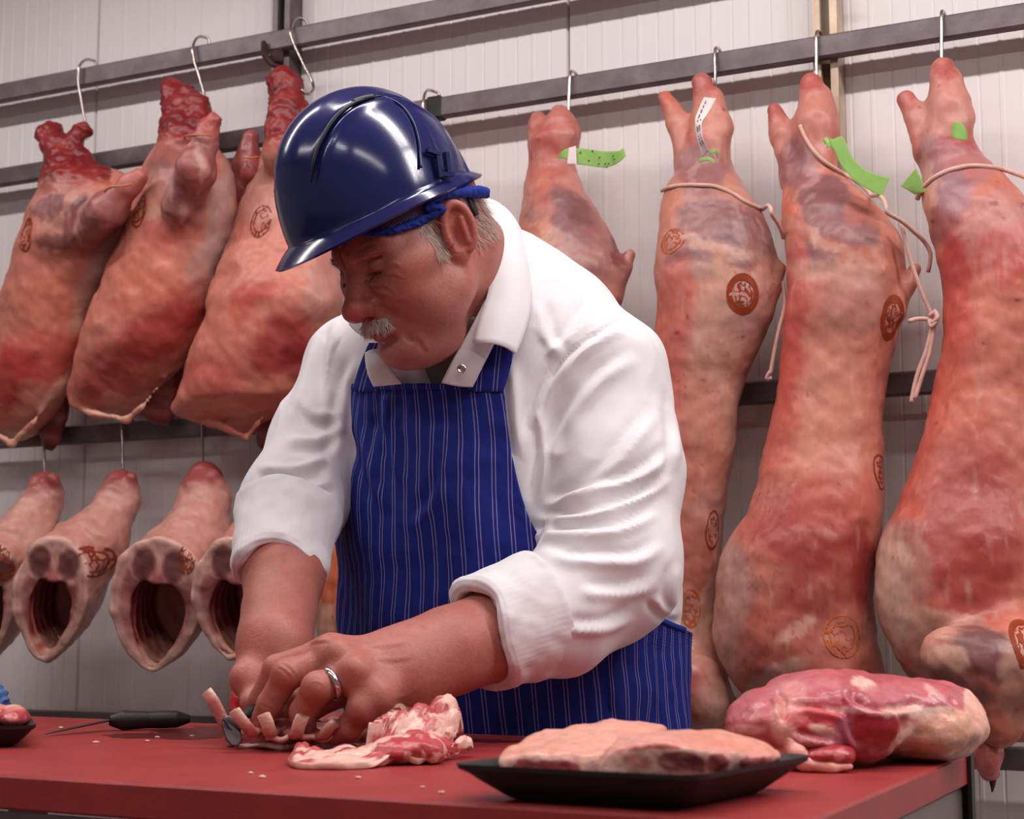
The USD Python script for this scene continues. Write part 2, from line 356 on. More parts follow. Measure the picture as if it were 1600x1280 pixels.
for k in range(-5, 4):
    u0, u1 = u_joint + k * PW + 0.0015, u_joint + (k + 1) * PW - 0.0015
    prof = [(u0, -0.006), (u0 + 0.002, 0.0)]; nr = 32
    for i in range(1, nr):
        uu = u0 + (u1 - u0) * i / nr
        if i % 2: prof += [(uu - 0.0025, 0.0), (uu - 0.001, -0.0011), (uu + 0.001, -0.0011), (uu + 0.0025, 0.0)]
        else: prof += [(uu - 0.004, 0.0), (uu - 0.0025, 0.0009), (uu + 0.0025, 0.0009), (uu + 0.004, 0.0)]
    prof += [(u1 - 0.002, 0.0), (u1, -0.006)]
    put(wall, 'panel', extrude_profile(prof, 0.0, 2.72, 0.06), 'wall_panel', smooth=False)
put('/World', 'floor', box([0, 0.6, -0.03], [11, 6.4, 0.06]), 'floor_resin', smooth=False, label='reddish grey resin floor of the meat room', kind='structure')
put('/World', 'ceiling', box([0, 0.6, 2.75], [11, 6.4, 0.06]), 'ceiling_panel', smooth=False, label='white panel ceiling over the meat room', kind='structure')

def on_wall(u, z, d): return U * u + N * (d - D_WALL) + [0, 0, z]
def uz(x, y, d):
    p = W(x, y, d); return p @ U, p[2]
# upright channels bolted to the wall, open slot towards the room
for x, lab in ((444, 'dark steel strut channel on the wall above the blue helmet'), (1292, 'bright steel strut channel on the wall behind the hanging carcasses at right')):
    u, _ = uz(x, 60, 0.03); h, dpt = 0.020, 0.041
    t = thing('wall_strut', on_wall(u, 0.35, 0.0), lab, 'strut')
    msh = [box(on_wall(u, 1.3, 0.0025), [2 * h, 0.005, 2.3])]
    for s in (-1, 1):
        msh += [box(on_wall(u + s * (h - 0.002), 1.3, dpt / 2), [0.004, dpt, 2.3]), box(on_wall(u + s * (h - 0.006), 1.3, dpt - 0.001), [0.012, 0.003, 2.3]), box(on_wall(u + s * (h - 0.0115), 1.3, dpt - 0.005), [0.002, 0.009, 2.3])]
    put(t, 'channel', join(*msh), 'strut_steel' if x > 800 else 'galvanised', smooth=False)
    for zz in (2.02, 1.25):
        put(t, 'bolt', tube([on_wall(u + h + 0.004, zz, dpt - 0.004), on_wall(u + h + 0.004, zz, dpt + 0.006)], 0.006, 8), 'hook_steel', smooth=30)
RAILD = 0.062                                # front face of the rails
def rail(y0a, y0b, ua, ub, lab, name='hanging_rail'):
    za, zb = P(0, y0a, 1)[2], 0
    _, zt = uz(0, y0a, RAILD); _, zb = uz(0, y0b, RAILD)
    ua, _ = uz(ua, 300, RAILD); ub, _ = uz(ub, 300, RAILD)
    return put('/World', name, box(on_wall((ua + ub) / 2, (zt + zb) / 2, RAILD - 0.0102), [ub - ua, 0.0204, zt - zb], bevel=0.003), 'galvanised', smooth=False, label=lab, category='rail', group=None), (zt, zb)
_, RA = rail(130, 157.5, -420, 1900, 'uppermost grey galvanised meat rail across the top left of the wall')
_, RB = rail(262, 289, -420, 1900, 'second galvanised meat rail from the top, holding the carcasses at right')
_, RC = rail(672, 700, -420, 1900, 'galvanised meat rail at mid height, with the rib barrels hooked on it')
_, RD = rail(1108, 1135, -420, 1900, 'lowest galvanised rail, just above the table back at wall foot')
put('/World', 'rail_sleeve', box(on_wall(uz(678, 165, RAILD)[0], (RB[0] + RB[1]) / 2, RAILD - 0.0095), [0.03, 0.0255, RB[0] - RB[1] + 0.005], bevel=0.003), 'dark_steel', smooth=False, label='dark steel sleeve around the second rail behind the helmet', category='sleeve')

# ------------------------------------------------------------------ hooks
def hook(pts, lab, r=0.0028, material='hook_steel', n=60, group=None):
    return put('/World', 'meat_hook', tube(pts, r, 8, n), material, smooth=True, label=lab, category='hook', group=group)
def s_hook(x, y_top, y_bot, rz, lab, lean=0.0, d=None, sw=0.03):
    """S hook over a rail seen end-on: bow behind the rail, straight shank in front, small tip under the meat"""
    u, zt = uz(x, y_top, RAILD); zt = rz + 0.006; ub, zb = uz(x + lean, y_bot, RAILD + 0.01)
    pts = [on_wall(u, zt - 0.035, 0.034), on_wall(u, zt - 0.012, 0.034), on_wall(u, zt - 0.001, 0.038), on_wall(u, zt + 0.003, 0.050), on_wall(u, zt - 0.001, 0.064), on_wall(u, zt - 0.014, RAILD + 0.007)]
    a = pts[-1]; b = on_wall(ub, zb, RAILD + 0.014)
    pts += [a + (b - a) * t for t in (0.25, 0.5, 0.75, 1)]
    pts += [b + N * 0.006 - ZV * 0.020, b + N * 0.016 - ZV * 0.028, b + N * 0.026 - ZV * 0.022, b + N * 0.030 - ZV * 0.012]
    return hook(pts, lab)
def turned_hook(top, hang, tip, rz, lab, x0, x1):
    """S hook seen from its side; px points given in the plane of the rail front"""
    q = lambda x, y, d: W(x, y, d)
    return None
Dh = RAILD + 0.009
# left hooks, seen partly from the side: bow over the rail, long shank, curl at the foot
def side_hook(pp, lab):
    pts = [W(x, y, d) for x, y, d in pp]; return hook(pts, lab)
side_hook([(151, 116, .032), (149, 96, .034), (140, 93, .042), (130, 96, .06), (123, 108, Dh), (122, 122, Dh), (126, 150, Dh), (131, 180, Dh), (136, 205, Dh), (136, 216, .11), (128, 218, .13), (120, 208, .14)], 'thin steel hook holding the leftmost hanging forequarter')
side_hook([(327, 76, .032), (325, 60, .034), (315, 57, .042), (306, 62, .06), (301, 78, Dh), (303, 92, Dh), (310, 115, Dh), (317, 140, Dh), (321, 156, Dh), (319, 166, .11), (312, 166, .13), (306, 156, .14)], 'thin steel hook holding the middle forequarter at upper left')
side_hook([(482, 48, .032), (478, 32, .034), (467, 28, .042), (458, 34, .06), (454, 50, Dh), (457, 62, Dh), (467, 85, Dh), (478, 108, Dh), (489, 130, Dh), (489, 142, .11), (481, 147, .13), (470, 140, .14)], 'steel hook in front of the dark strut, above the blue helmet')
side_hook([(688, 160, .030), (684, 145, .030), (672, 141, .042), (664, 147, .062), (661, 168, Dh), (661, 190, Dh), (662, 210, Dh), (663, 222, .085), (668, 226, .095)], 'steel hook half hidden right behind the crown of the helmet')
put('/World', 'iron_hook', join(tube([W(412, 66, .068), W(413, 80, .076), W(418, 92, .1), W(428, 102, .1), W(438, 104, .1)], [0.005, 0.006, .007, .006, .003], 8, 24), box(W(432, 90, .082), [0.03, 0.012, 0.028], bevel=0.005)), 'rust_iron', smooth=30, label='rusty dark iron hook under the top rail beside the strut', category='hook')
for x, yt, yb, lean, lab in ((893, 113, 186, -4, 'steel hook above the carcass that has the green and white tag'), (1119, 75, 120, 0, 'steel hook of the hanging carcass with the white paper strip'),
                       (1277, 50, 120, 0, 'steel hook in front of the bright strut, holding the carcass with the long green tag'), (1472, 18, 98, 0, 'steel hook of the rightmost carcass')):
    s_hook(x, yt, yb, RB[0], lab, lean)
for x, yb, lab in ((72, 748, 'hook shank of the leftmost rib barrel on the middle rail'), (194, 742, 'hook shank above the second rib barrel from the left'), (319, 738, 'hook shank above the third rib barrel from the left'), (446, 745, 'hook of the rib barrel half hidden behind the sleeve')):
    s_hook(x, 665, yb, RC[0], lab)

# ------------------------------------------------------------------ meat colours
FAT, FATP, PINK, RED, DEEP, PURP, ORNG, CREAM, MEMB = (A(*c) for c in ((214, 172, 152), (205, 148, 130), (206, 128, 108), (178, 72, 66), (112, 28, 30), (128, 88, 92), (216, 120, 84), (222, 184, 160), (186, 150, 146)))
WHT = A(212, 178, 168)
def row(y, xl, xr, flat=0.85, o=None, wall_gap=0.005):
    """one cross-section of a hanging carcass, from its outline in the photograph"""
    o0 = 0.20 if o is None else o
    for _ in range(4):
        a = np.linalg.norm(W(xr, y, o0) - W(xl, y, o0)) / 2; b = a * flat; o1 = max(RAILD + 0.02 + b * 0.9, 0.02 + b) if o is None else o
        o0 = o1
    ext = math.hypot(1.0, 0.5 * flat); a /= max(1.0, ext * 0.96); c = (W(xl, y, o0) + W(xr, y, o0)) / 2
    return (c[2], c @ U, c @ N, a, a * flat)
def finish(f, lo, hi, h, amp, s, seed):
    v, t = surf(f, lo, hi, h); v = rough(v, t, amp, s, seed, 4); return v, t
def bounds(pts, pad):
    p = np.array(pts); return p.min(0) - pad, p.max(0) + pad
def stamp(parent, f, cx, cy, rx, ry, style, material='stamp_ink', seed=0, Y0=1.9):
    """inspection mark printed on the meat: ink as a thin skin laid on the surface"""
    c = cast(f, cx, cy, Y0); e = 0.0015
    g = np.array([(f((c + e * np.eye(3)[i])[None]) - f((c - e * np.eye(3)[i])[None]))[0] for i in range(3)]); g /= np.linalg.norm(g)
    ex = np.cross(g, ZV); ex /= np.linalg.norm(ex); ex = ex if ex @ RT > 0 else -ex; ez = np.cross(ex, g); ez = ez if ez[2] > 0 else -ez
    k = np.linalg.norm(c - CAM) / F; Rz = ry * k / max(abs(ez[2]), 0.5); Rx = rx * k / max(abs(ex @ RT), 0.35)
    n = 56; q = (np.arange(n + 1) / n * 2 - 1); X, Z = np.meshgrid(q, q, indexing='ij')
    pts = c + (X * Rx)[..., None] * ex + (Z * Rz)[..., None] * ez + g * 0.03; pts = pts.reshape(-1, 3)
    for _ in range(40): pts = pts - (f(pts) - 0.0009)[:, None] * 0.8 * g
    xm, zm = (X[:-1, :-1] + X[1:, 1:]) / 2, (Z[:-1, :-1] + Z[1:, 1:]) / 2; r = np.hypot(xm, zm)
    nz = meshkit.fbm(np.stack([xm * 5 + seed * 7, zm * 5, xm * 0], -1), 3, seed); n2 = meshkit.fbm(np.stack([xm * 3.2 + seed * 3, zm * 3.2, xm * 0 + 9], -1), 2, seed + 3)
    if style == 'ring': on = (r < 1) & ((r > 0.66) & (nz > 0.30) | (r > 0.88) | ((np.abs(n2 - 0.5) < 0.055) & (r < 0.62)) | ((nz > 0.60) & (r < 0.6)))
    elif style == 'worn': on = (r < 1) & ((r > 0.9) & (nz > 0.34) | (np.abs(r - 0.66) < 0.04) & (nz > 0.36) | (np.abs(n2 - 0.5) < 0.045) & (r < 0.62) | (nz > 0.6) & (r > 0.66))
    else:                                       # thin oval with rows of small characters
        on = (r < 1) & (r > 0.88)
        cell = (np.abs(((zm + 1) * 3.5) % 1 - 0.5) < 0.34) & (np.abs(((xm + 1) * 2.5) % 1 - 0.5) < 0.36) & (nz > 0.46)
        on |= cell & (r < 0.72)
    cm = pts.reshape(n + 1, n + 1, 3); cc = ((cm[:-1, :-1] + cm[1:, 1:]) / 2).reshape(-1, 3); gg = np.stack([f(cc + e * np.eye(3)[i]) - f(cc - e * np.eye(3)[i]) for i in range(3)], 1); gg /= np.linalg.norm(gg, axis=1, keepdims=True) + 1e-9
    on = on & ((gg @ g).reshape(n, n) > .62) & (np.abs(f(cc)) < .004).reshape(n, n)
    i, j = np.nonzero(on); w = n + 1; qd = np.stack([i * w + j, (i + 1) * w + j, (i + 1) * w + j + 1, i * w + j + 1], 1)
    used, inv = np.unique(qd, return_inverse=True); return put(parent, 'inspection_stamp', (pts[used], inv.reshape(qd.shape)), material, smooth=True, label={'oval': 'thin oval ink mark'}.get(style, 'round brown ink stamp'))
def string_on(parent, f, pts, r=0.0036, Y0=1.7, name='twine', label='loop of white butcher twine', sag=()):
    q = resample(np.array([(x, y, 0) for x, y in pts], float), 60)[:, :2]; out = meet(f, q, Y0 - .1, Y0 + .8, r * .7)
    for _ in range(3): out[1:-1] = (out[:-2] + 2 * out[1:-1] + out[2:]) / 4
    return out

# ------------------------------------------------------------------ whole hanging carcasses at right
def carcass(lab, rows, prongs, stub, patches, stamps, seed, extra=(), base=PINK, flat=0.85, label_parts=None, h=0.0042, kx=0.02):
    R = [row(*r) if len(r) > 3 else row(r[0], r[1], r[2], flat) for r in rows]
    f = loft(R, cap=0.03)
    fs = [f]
    for (pts, rs) in prongs:
        fs.append(chain([W(x, y, o) for x, y, o in pts], [r_ * 2.45 / F for r_ in rs], 0.01))
    body = union(fs, kx)
    for (pts, rs) in extra:
        body_ = body; g = chain([W(x, y, o) for x, y, o in pts], [r_ * 2.3 / F for r_ in rs], 0.02); body = (lambda b, g_: (lambda p: smin(b(p), g_(p), 0.035)))(body_, g)
    if stub is not None:
        x, y = stub; g = chain([W(x - 34, y + 62, 0.16), W(x - 10, y + 24, 0.15), W(x, y, 0.145)], [0.022, 0.013, 0.009], 0.01); b0 = body; body = lambda p: smin(b0(p), g(p), 0.015)
    zs = [r[0] for r in R]; P0 = [U * r[1] + N * r[2] + ZV * r[0] + s1 * U * r[3] + s2 * N * r[4] for r in R for s1 in (-1, 1) for s2 in (-1, 1)] + [W(x, y, o) for pts, _ in list(prongs) + list(extra) for x, y, o in pts]
    lo, hi = bounds(P0, 0.055)
    lumpy = lambda p: body(p) + (meshkit.fbm(p * 14 + seed, 3, seed) - 0.5) * 0.016
    v, t = surf(lumpy, lo, hi, h)
    v = rough(v, t, 0.0016, 55, seed, 3)
    col = paint(v, base, patches, seed)
    col = mottled(col, v * [1, 1, 0.45], 22, seed + 5, 0.06); col = mottled(col, v * [1, 1, 0.12], 60, seed + 9, 0.20, RED); col = mottled(col, v * [1, 1, .35], 12, seed + 3, 0.14, FATP); col = col * [.82, .78, .80]
    wisp = np.clip((noise(v * [1, 1, .14], 95, seed + 61, 3) - .60) * 9, 0, 1) * np.clip((noise(v, 9, seed + 62) - .45) * 6, 0, 1); col = col + (wisp * .25)[:, None] * (np.array(WHT) - col)
    spot = np.clip((noise(v, 85, seed + 71, 2) - .76) * 14, 0, 1) * np.clip((noise(v, 12, seed + 72) - .5) * 8, 0, 1); col = col + (spot * .7)[:, None] * (np.array(DEEP) - col)
    vein = np.abs(noise(v * [1, 1, 0.7], 30, seed + 21, 4) - 0.5); col = col + (np.clip(1 - vein / 0.012, 0, 1) * np.clip((noise(v, 6, seed + 8) - 0.52) * 8, 0, 1) * 0.5)[:, None] * (np.array(DEEP) - col)
    root = thing('lamb_carcass', [v[:, 0].mean(), v[:, 1].mean(), v[:, 2].min()], lab, 'carcass')
    put(root, 'meat', (v, t), 'meat', col)
    for k, s in enumerate(stamps): stamp(root, lumpy, *s, seed=seed + k)
    return root, lumpy
def leg_patches(dx, dy, s=1.0):
    q = lambda x, y: (dx + x * s, dy + y * s)
    L = [(*q(50, 95), 42, 60, 0, PURP, .75, .9), (*q(110, 85), 70, 42, -25, PURP, .6, .9), (*q(60, 160), 30, 90, 0, CREAM, .6, .9)]
    return L
# the carcass half hidden by the man's shoulder
c1, f1 = carcass('lamb carcass half hidden behind the man, green and white tag at its shank',
    [(200, 834, 896), (216, 828, 900), (250, 824, 898), (300, 820, 915), (340, 816, 940), (390, 814, 965), (430, 812, 975), (480, 806, 965), (600, 780, 930), (750, 750, 915), (880, 730, 920), (980, 725, 930), (1080, 745, 910), (1130, 790, 870)],
    [([(846, 225, .11), (842, 198, .108), (840, 184, .104)], [20, 15, 11]), ([(872, 225, .115), (876, 195, .112), (874, 178, .108)], [24, 22, 15]), ([(884, 230, .12), (893, 210, .118)], [16, 11])], (984, 398),
    [(860, 190, 50, 40, 0, A(196, 118, 104), .8, .8), (850, 250, 30, 50, 0, RED, .55, .9), (880, 340, 55, 45, 30, PURP, .85, .6), (850, 330, 14, 60, 0, ORNG, .5, 1), (880, 390, 60, 22, 30, CREAM, .6, .9), (930, 400, 50, 40, 30, A(150, 106, 104), .7, .8), (830, 420, 26, 70, 0, ORNG, .6, .9), (965, 395, 12, 26, 0, DEEP, .7, .6)],
    [], 11, base=A(200, 140, 124))
c2, f2 = carcass('long lamb carcass just right of the man, with a white paper strip at its shank',
    [(232, 1066, 1124), (262, 1056, 1146), (300, 1038, 1168), (340, 1031, 1190), (380, 1029, 1208), (430, 1027, 1216), (480, 1024, 1212), (530, 1019, 1196), (600, 1008, 1166), (700, 1000, 1148), (800, 1000, 1136), (900, 998, 1124), (980, 1000, 1120), (1060, 1020, 1140), (1120, 1040, 1160), (1145, 1070, 1140)],
    [([(1080, 250, .12), (1062, 195, .11), (1040, 153, .105)], [28, 20, 13]), ([(1108, 250, .125), (1104, 190, .12), (1098, 132, .108)], [26, 25, 17]), ([(1116, 250, .13), (1130, 200, .125), (1118, 150, .115)], [20, 15, 15])], (1216, 424),
    [(1085, 180, 60, 75, 0, A(208, 140, 118), .9, .6), (1040, 150, 30, 25, 0, A(206, 110, 84), .7, .8), (1100, 125, 22, 26, 0, RED, .7, .8), (1085, 240, 14, 40, 0, RED, .7, .8),
     (1095, 265, 40, 40, 0, A(150, 106, 110), .8, .7), (1080, 285, 8, 36, 20, MEMB, .8, .6), (1045, 350, 20, 70, 0, ORNG, .35, 1), (1120, 345, 64, 40, 10, PURP, .85, .6), (1168, 375, 45, 40, 40, A(140, 104, 106), .75, .8), (1080, 405, 42, 26, 10, A(138, 108, 112), .85, .5), (1112, 385, 80, 9, 15, CREAM, .5, .9), (1130, 425, 75, 16, 10, CREAM, .6, .8),
     (1052, 520, 34, 130, 4, A(208, 112, 98), .8, .8), (1120, 560, 50, 130, 4, CREAM, .5, .9), (1170, 480, 40, 50, 0, MEMB, .5, .9), (1090, 700, 40, 120, 0, A(200, 128, 104), .6, 1), (1110, 820, 30, 70, 0, MEMB, .5, 1), (1080, 870, 40, 60, 0, A(190, 110, 92), .7, .8), (1105, 950, 24, 60, 20, CREAM, .6, .8), (1085, 1085, 26, 40, 0, RED, .75, .6), (1125, 1100, 40, 40, 0, CREAM, .6, .8)],
    [(1161, 459, 26, 32, 'ring', 'stamp_ink'), (1050, 377, 16, 20, 'worn', 'stamp_ink_light'), (1114, 828, 11, 30, 'oval', 'stamp_ink'), (1079, 950, 16, 30, 'worn', 'stamp_ink_light')], 23, base=A(206, 150, 130), extra=[([(1090, 1060, .2), (1108, 1105, .2)], [40, 36])])
c3, f3 = carcass('lamb carcass with the long green tag, hanging second from right',
    [(262, 1226, 1298), (300, 1223, 1344), (345, 1223, 1388), (395, 1225, 1416), (440, 1228, 1419), (490, 1224, 1414), (550, 1220, 1400), (610, 1212, 1386), (700, 1194, 1382), (800, 1164, 1385), (860, 1132, 1378), (920, 1116, 1372), (980, 1114, 1370), (1040, 1128, 1382), (1090, 1165, 1385), (1118, 1200, 1350)],
    [([(1244, 275, .12), (1226, 215, .11), (1210, 172, .105)], [26, 19, 13]), ([(1270, 275, .125), (1276, 190, .12), (1266, 132, .108)], [28, 31, 19]), ([(1282, 260, .13), (1294, 200, .125), (1282, 150, .115)], [22, 20, 14])], (1430, 420),
    [(1262, 170, 60, 70, 0, A(206, 140, 124), .9, .6), (1208, 170, 20, 20, 0, RED, .6, .8), (1266, 125, 24, 20, 0, RED, .7, .8), (1254, 240, 20, 36, 0, RED, .6, .9),
     (1240, 265, 24, 50, 0, A(140, 96, 102), .8, .7), (1268, 275, 12, 50, 0, MEMB, .7, .8), (1228, 325, 14, 30, 0, ORNG, .8, .7), (1290, 320, 40, 50, 20, PURP, .9, .45), (1335, 350, 44, 34, 40, A(132, 96, 100), .85, .6), (1268, 405, 44, 26, 12, A(138, 98, 104), .85, .45), (1300, 385, 90, 10, 28, CREAM, .6, .8), (1240, 400, 20, 50, 0, CREAM, .6, .9), (1350, 330, 30, 20, 30, ORNG, .4, 1),
     (1236, 500, 26, 150, 4, A(206, 96, 86), .85, .8), (1225, 640, 26, 120, 10, A(204, 96, 84), .7, .9), (1330, 470, 50, 60, 0, A(190, 140, 130), .7, .9), (1300, 430, 80, 20, 10, CREAM, .5, .9), (1385, 600, 14, 160, 0, A(176, 100, 90), .6, .9), (1300, 640, 55, 110, 0, A(212, 148, 124), .7, .9),
     (1250, 830, 80, 60, 0, A(160, 48, 44), .9, 1.1), (1290, 900, 60, 90, 20, A(156, 54, 44), .8, 1.1), (1348, 880, 22, 70, 0, A(146, 28, 34), .85, .9), (1300, 780, 70, 50, 0, A(196, 100, 84), .7, .9), (1140, 950, 34, 110, 0, A(196, 160, 146), .85, .6), (1165, 900, 20, 60, -15, A(170, 128, 120), .6, .8), (1215, 990, 60, 80, 30, A(176, 80, 68), .6, .9), (1215, 1060, 60, 20, -30, CREAM, .7, .7), (1310, 1050, 60, 40, 0, A(184, 96, 84), .6, .9), (1245, 985, 40, 12, -40, CREAM, .6, .8)],
    [(1394, 497, 18, 31, 'ring', 'stamp_ink'), (1317, 994, 30, 33, 'worn', 'stamp_ink_light'), (1376, 738, 10, 28, 'oval', 'stamp_ink')], 37, base=A(208, 136, 114))
c4, f4 = carcass('rightmost lamb carcass, cut off by the picture edge, a green band at its shank',
    [(212, 1432, 1512), (255, 1436, 1545), (300, 1440, 1592), (350, 1450, 1625), (400, 1462, 1645), (460, 1470, 1655), (520, 1470, 1655), (600, 1456, 1645), (700, 1430, 1640), (780, 1404, 1645), (840, 1374, 1650), (900, 1366, 1655), (960, 1368, 1660), (1020, 1392, 1665), (1070, 1430, 1660), (1130, 1480, 1650), (1160, 1520, 1630)],
    [([(1450, 230, .12), (1436, 190, .112), (1416, 156, .105)], [26, 20, 14]), ([(1478, 240, .125), (1480, 170, .12), (1472, 108, .108)], [30, 27, 18]), ([(1490, 240, .13), (1500, 190, .125), (1488, 130, .115)], [20, 14, 14])], None,
    [(1465, 160, 60, 70, 0, A(212, 152, 136), .9, .6), (1476, 105, 22, 16, 0, RED, .7, .8), (1412, 150, 18, 16, 0, RED, .5, .8), (1490, 225, 40, 16, 0, A(176, 40, 44), .9, .6), (1455, 245, 24, 40, 0, A(140, 100, 106), .8, .8), (1500, 260, 50, 40, 0, A(176, 124, 126), .7, .8), (1490, 300, 30, 40, 0, A(156, 122, 132), .8, .7), (1450, 300, 16, 60, 0, CREAM, .6, .9), (1570, 300, 40, 26, 0, ORNG, .6, .8),
     (1480, 355, 30, 30, 0, A(150, 96, 100), .7, .8), (1560, 350, 60, 60, 0, A(190, 140, 136), .6, .9), (1570, 400, 50, 50, 20, A(196, 72, 70), .7, .9), (1490, 450, 24, 90, 0, A(190, 62, 66), .85, .8), (1480, 560, 36, 130, 6, A(206, 92, 78), .8, .9), (1570, 600, 50, 140, 0, A(206, 128, 108), .7, .9), (1500, 640, 40, 60, 0, A(214, 110, 82), .6, .9),
     (1520, 830, 80, 150, 0, A(164, 62, 56), .9, 1.0), (1430, 760, 30, 90, 20, A(196, 84, 70), .7, .9), (1392, 930, 34, 110, 0, A(208, 178, 158), .9, .5), (1425, 870, 26, 70, -14, A(170, 124, 112), .7, .7), (1480, 975, 80, 20, 10, CREAM, .6, .8), (1540, 1020, 60, 40, 30, A(98, 58, 62), .85, .6), (1480, 1030, 30, 26, 0, CREAM, .8, .6), (1500, 1075, 50, 26, 20, A(120, 86, 84), .7, .7), (1590, 1060, 30, 80, 0, CREAM, .6, .8), (1440, 1000, 20, 60, 0, CREAM, .5, .9)],
    [(1602, 1000, 22, 36, 'ring', 'stamp_ink')], 41, base=A(206, 124, 102),
    extra=[([(1590, 1040, .26), (1530, 1035, .3), (1478, 1022, .32)], [70, 46, 30]), ([(1478, 1022, .32), (1520, 1080, .3), (1560, 1130, .26)], [26, 30, 36])])
# the neck end of the rightmost carcass, hanging past the table corner
c5, f5 = carcass('carcass hidden behind the man, a strip of orange flank showing under his sleeve',
    [(300, 628, 696), (350, 622, 712), (420, 622, 730), (500, 618, 722), (600, 596, 706), (700, 566, 696), (790, 535, 694), (850, 515, 692), (920, 502, 690), (980, 505, 688), (1050, 524, 682), (1100, 560, 660)],
    [([(650, 310, .12), (640, 270, .112), (628, 240, .105)], [26, 19, 13]), ([(668, 310, .125), (672, 250, .12), (664, 205, .108)], [28, 27, 17])], None, [(650, 360, 40, 40, 0, PURP, .8, .6), (520, 920, 24, 70, 0, A(216, 116, 72), .9, .7), (506, 975, 20, 30, 0, CREAM, .8, .7), (620, 640, 60, 120, 0, CREAM, .5, .9)], [], 53, base=A(206, 130, 106), h=0.0055)

# ------------------------------------------------------------------ forequarters hanging from the top rail at left
def quarter(lab, rows, neck, leg, inner, patches, stamps, seed, base=A(206, 132, 112), foot=(), legcol=PURP, leg_on=True):
    R = [row(*r) if len(r) > 3 else row(r[0], r[1], r[2], 0.62) for r in rows]
    f0 = loft(R, cap=0.012); k = 3.0 / F
    fs = chain([W(x, y, o) for x, y, o in neck[0]], [r * k for r in neck[1]], 0.012); n0 = len(neck[0])
    body = lambda p: smin(f0(p), fs(p), 0.03)
    if leg:
        lg = chain([W(x, y, o) for x, y, o in leg[0]], [r * k for r in leg[1]], 0.012); b1 = body; body = lambda p: smin(b1(p), lg(p), 0.03)
    for pts, rs in foot:
        fg = chain([W(x, y, o) for x, y, o in pts], [r * k for r in rs], 0.01); b2 = body; body = (lambda b, g: lambda p: smin(b(p), g(p), 0.02))(b2, fg)
    P0 = [U * r[1] + N * r[2] + ZV * r[0] + s1 * U * r[3] + s2 * N * r[4] for r in R for s1 in (-1, 1) for s2 in (-1, 1)] + [W(*q) for q in neck[0]] + ([W(*q) for q in leg[0]] if leg else []) + [W(*q) for pts, _ in foot for q in pts]
    lumpy = lambda p: body(p) + (meshkit.fbm(p * 16 + seed, 3, seed) - 0.5) * 0.018
    v, t = surf(lumpy, *bounds(P0, 0.06), 0.0052); v = rough(v, t, 0.002, 45, seed, 3)
    col = paint(v, base, patches, seed); col = mottled(col, v, 20, seed + 5, 0.06); col = mottled(col, v * [1, 1, 0.15], 55, seed + 9, 0.2, RED); col = mottled(col, v * [1, 1, .4], 12, seed + 3, 0.13, FATP)
    x, y = px(v); nx, ny = neck[0][0][:2]; top = neck[2]                 # raw cut neck, dark red
    w = np.clip((top - y) / 26 + 0.5 + (noise(v, 40, seed) - 0.5), 0, 1)[:, None] * (np.hypot(x - nx, 0) < 95)[:, None]
    raw = mottled(np.tile(np.array(A(140, 30, 34)), (len(v), 1)), v, 40, seed + 31, 0.5, A(196, 110, 100)); raw = mottled(raw, v, 25, seed + 33, 0.8, A(96, 16, 22)); col = col + w * (raw - col)
    if leg:                                                              # the fore shank: purple muscle, pale knuckle
        d = lg(v); w = np.clip(1 - np.maximum(d, 0) / 0.012, 0, 1)[:, None]
        kn = np.asarray(W(*leg[0][-1])); w2 = np.clip(1.6 - np.linalg.norm(v - kn, axis=1) / 0.035, 0, 1)[:, None]
        lc = mottled(np.tile(np.array(A(150, 84, 84)), (len(v), 1)), v * [1, 1, .5], 30, seed + 41, 0.5, MEMB); fs_ = np.clip((noise(v * [1.4, 1, .35], 45, seed + 44, 3) - .55) * 7, 0, 1)[:, None]; lc = lc + fs_ * .7 * (np.array(A(214, 176, 162)) - lc); lc = lc + w2 * (np.array(A(190, 104, 98)) - lc); col = col + w * 0.9 * (lc - col)
    v = v + vnormals(v, t) * (w[:, 0] * 0 + (np.clip((top + 20 - y) / 30, 0, 1) * (np.abs(x - nx) < 95)) * (noise(v, 75, seed + 77, 3) - .5) * .016)[:, None] if True else v
    root = thing('lamb_forequarter', [v[:, 0].mean(), v[:, 1].mean(), v[:, 2].min()], lab, 'forequarter')
    put(root, 'meat', (v, t), 'meat', col * [.88, .82, .84])
    for r_in, lg2 in inner:                                              # the other side, seen from inside
        Ri = [row(*q) for q in r_in]; fi = loft(Ri, cap=0.01)
        if lg2:
            l2 = chain([W(*q) for q in lg2[0]], [r * k for r in lg2[1]], 0.01); g = (lambda a, b: lambda p: smin(a(p), b(p), 0.02))(fi, l2)
        else: g = fi
        Pi = [U * r[1] + N * r[2] + ZV * r[0] + s1 * U * r[3] + s2 * N * r[4] for r in Ri for s1 in (-1, 1) for s2 in (-1, 1)] + ([W(*q) for q in lg2[0]] if lg2 else [])
        gl = lambda p: g(p) + (meshkit.fbm(p * 18 + seed, 3, seed + 2) - 0.5) * 0.02
        vi, ti = surf(gl, *bounds(Pi, 0.05), 0.0055)
        ci = np.tile(np.array(A(104, 40, 40)), (len(vi), 1)); rib = np.clip(np.sin(vi[:, 2] * 2 * np.pi / 0.045 + vi @ U * 30) * 1.2, 0, 1)[:, None]
        ci = ci + rib * 0.35 * (np.array(A(170, 100, 92)) - ci); ci = mottled(ci, vi, 30, seed + 51, 0.5, A(80, 22, 26))
        xx, yy = px(vi)
        if lg2: w = np.clip(1 - np.maximum(l2(vi), 0) / 0.01, 0, 1)[:, None]; ci = ci + w * 0.8 * (np.array(A(176, 92, 88)) - ci)
        put(root, 'inner_side', (vi, ti), 'wet_meat', ci, label='dark red inner side of the other half')
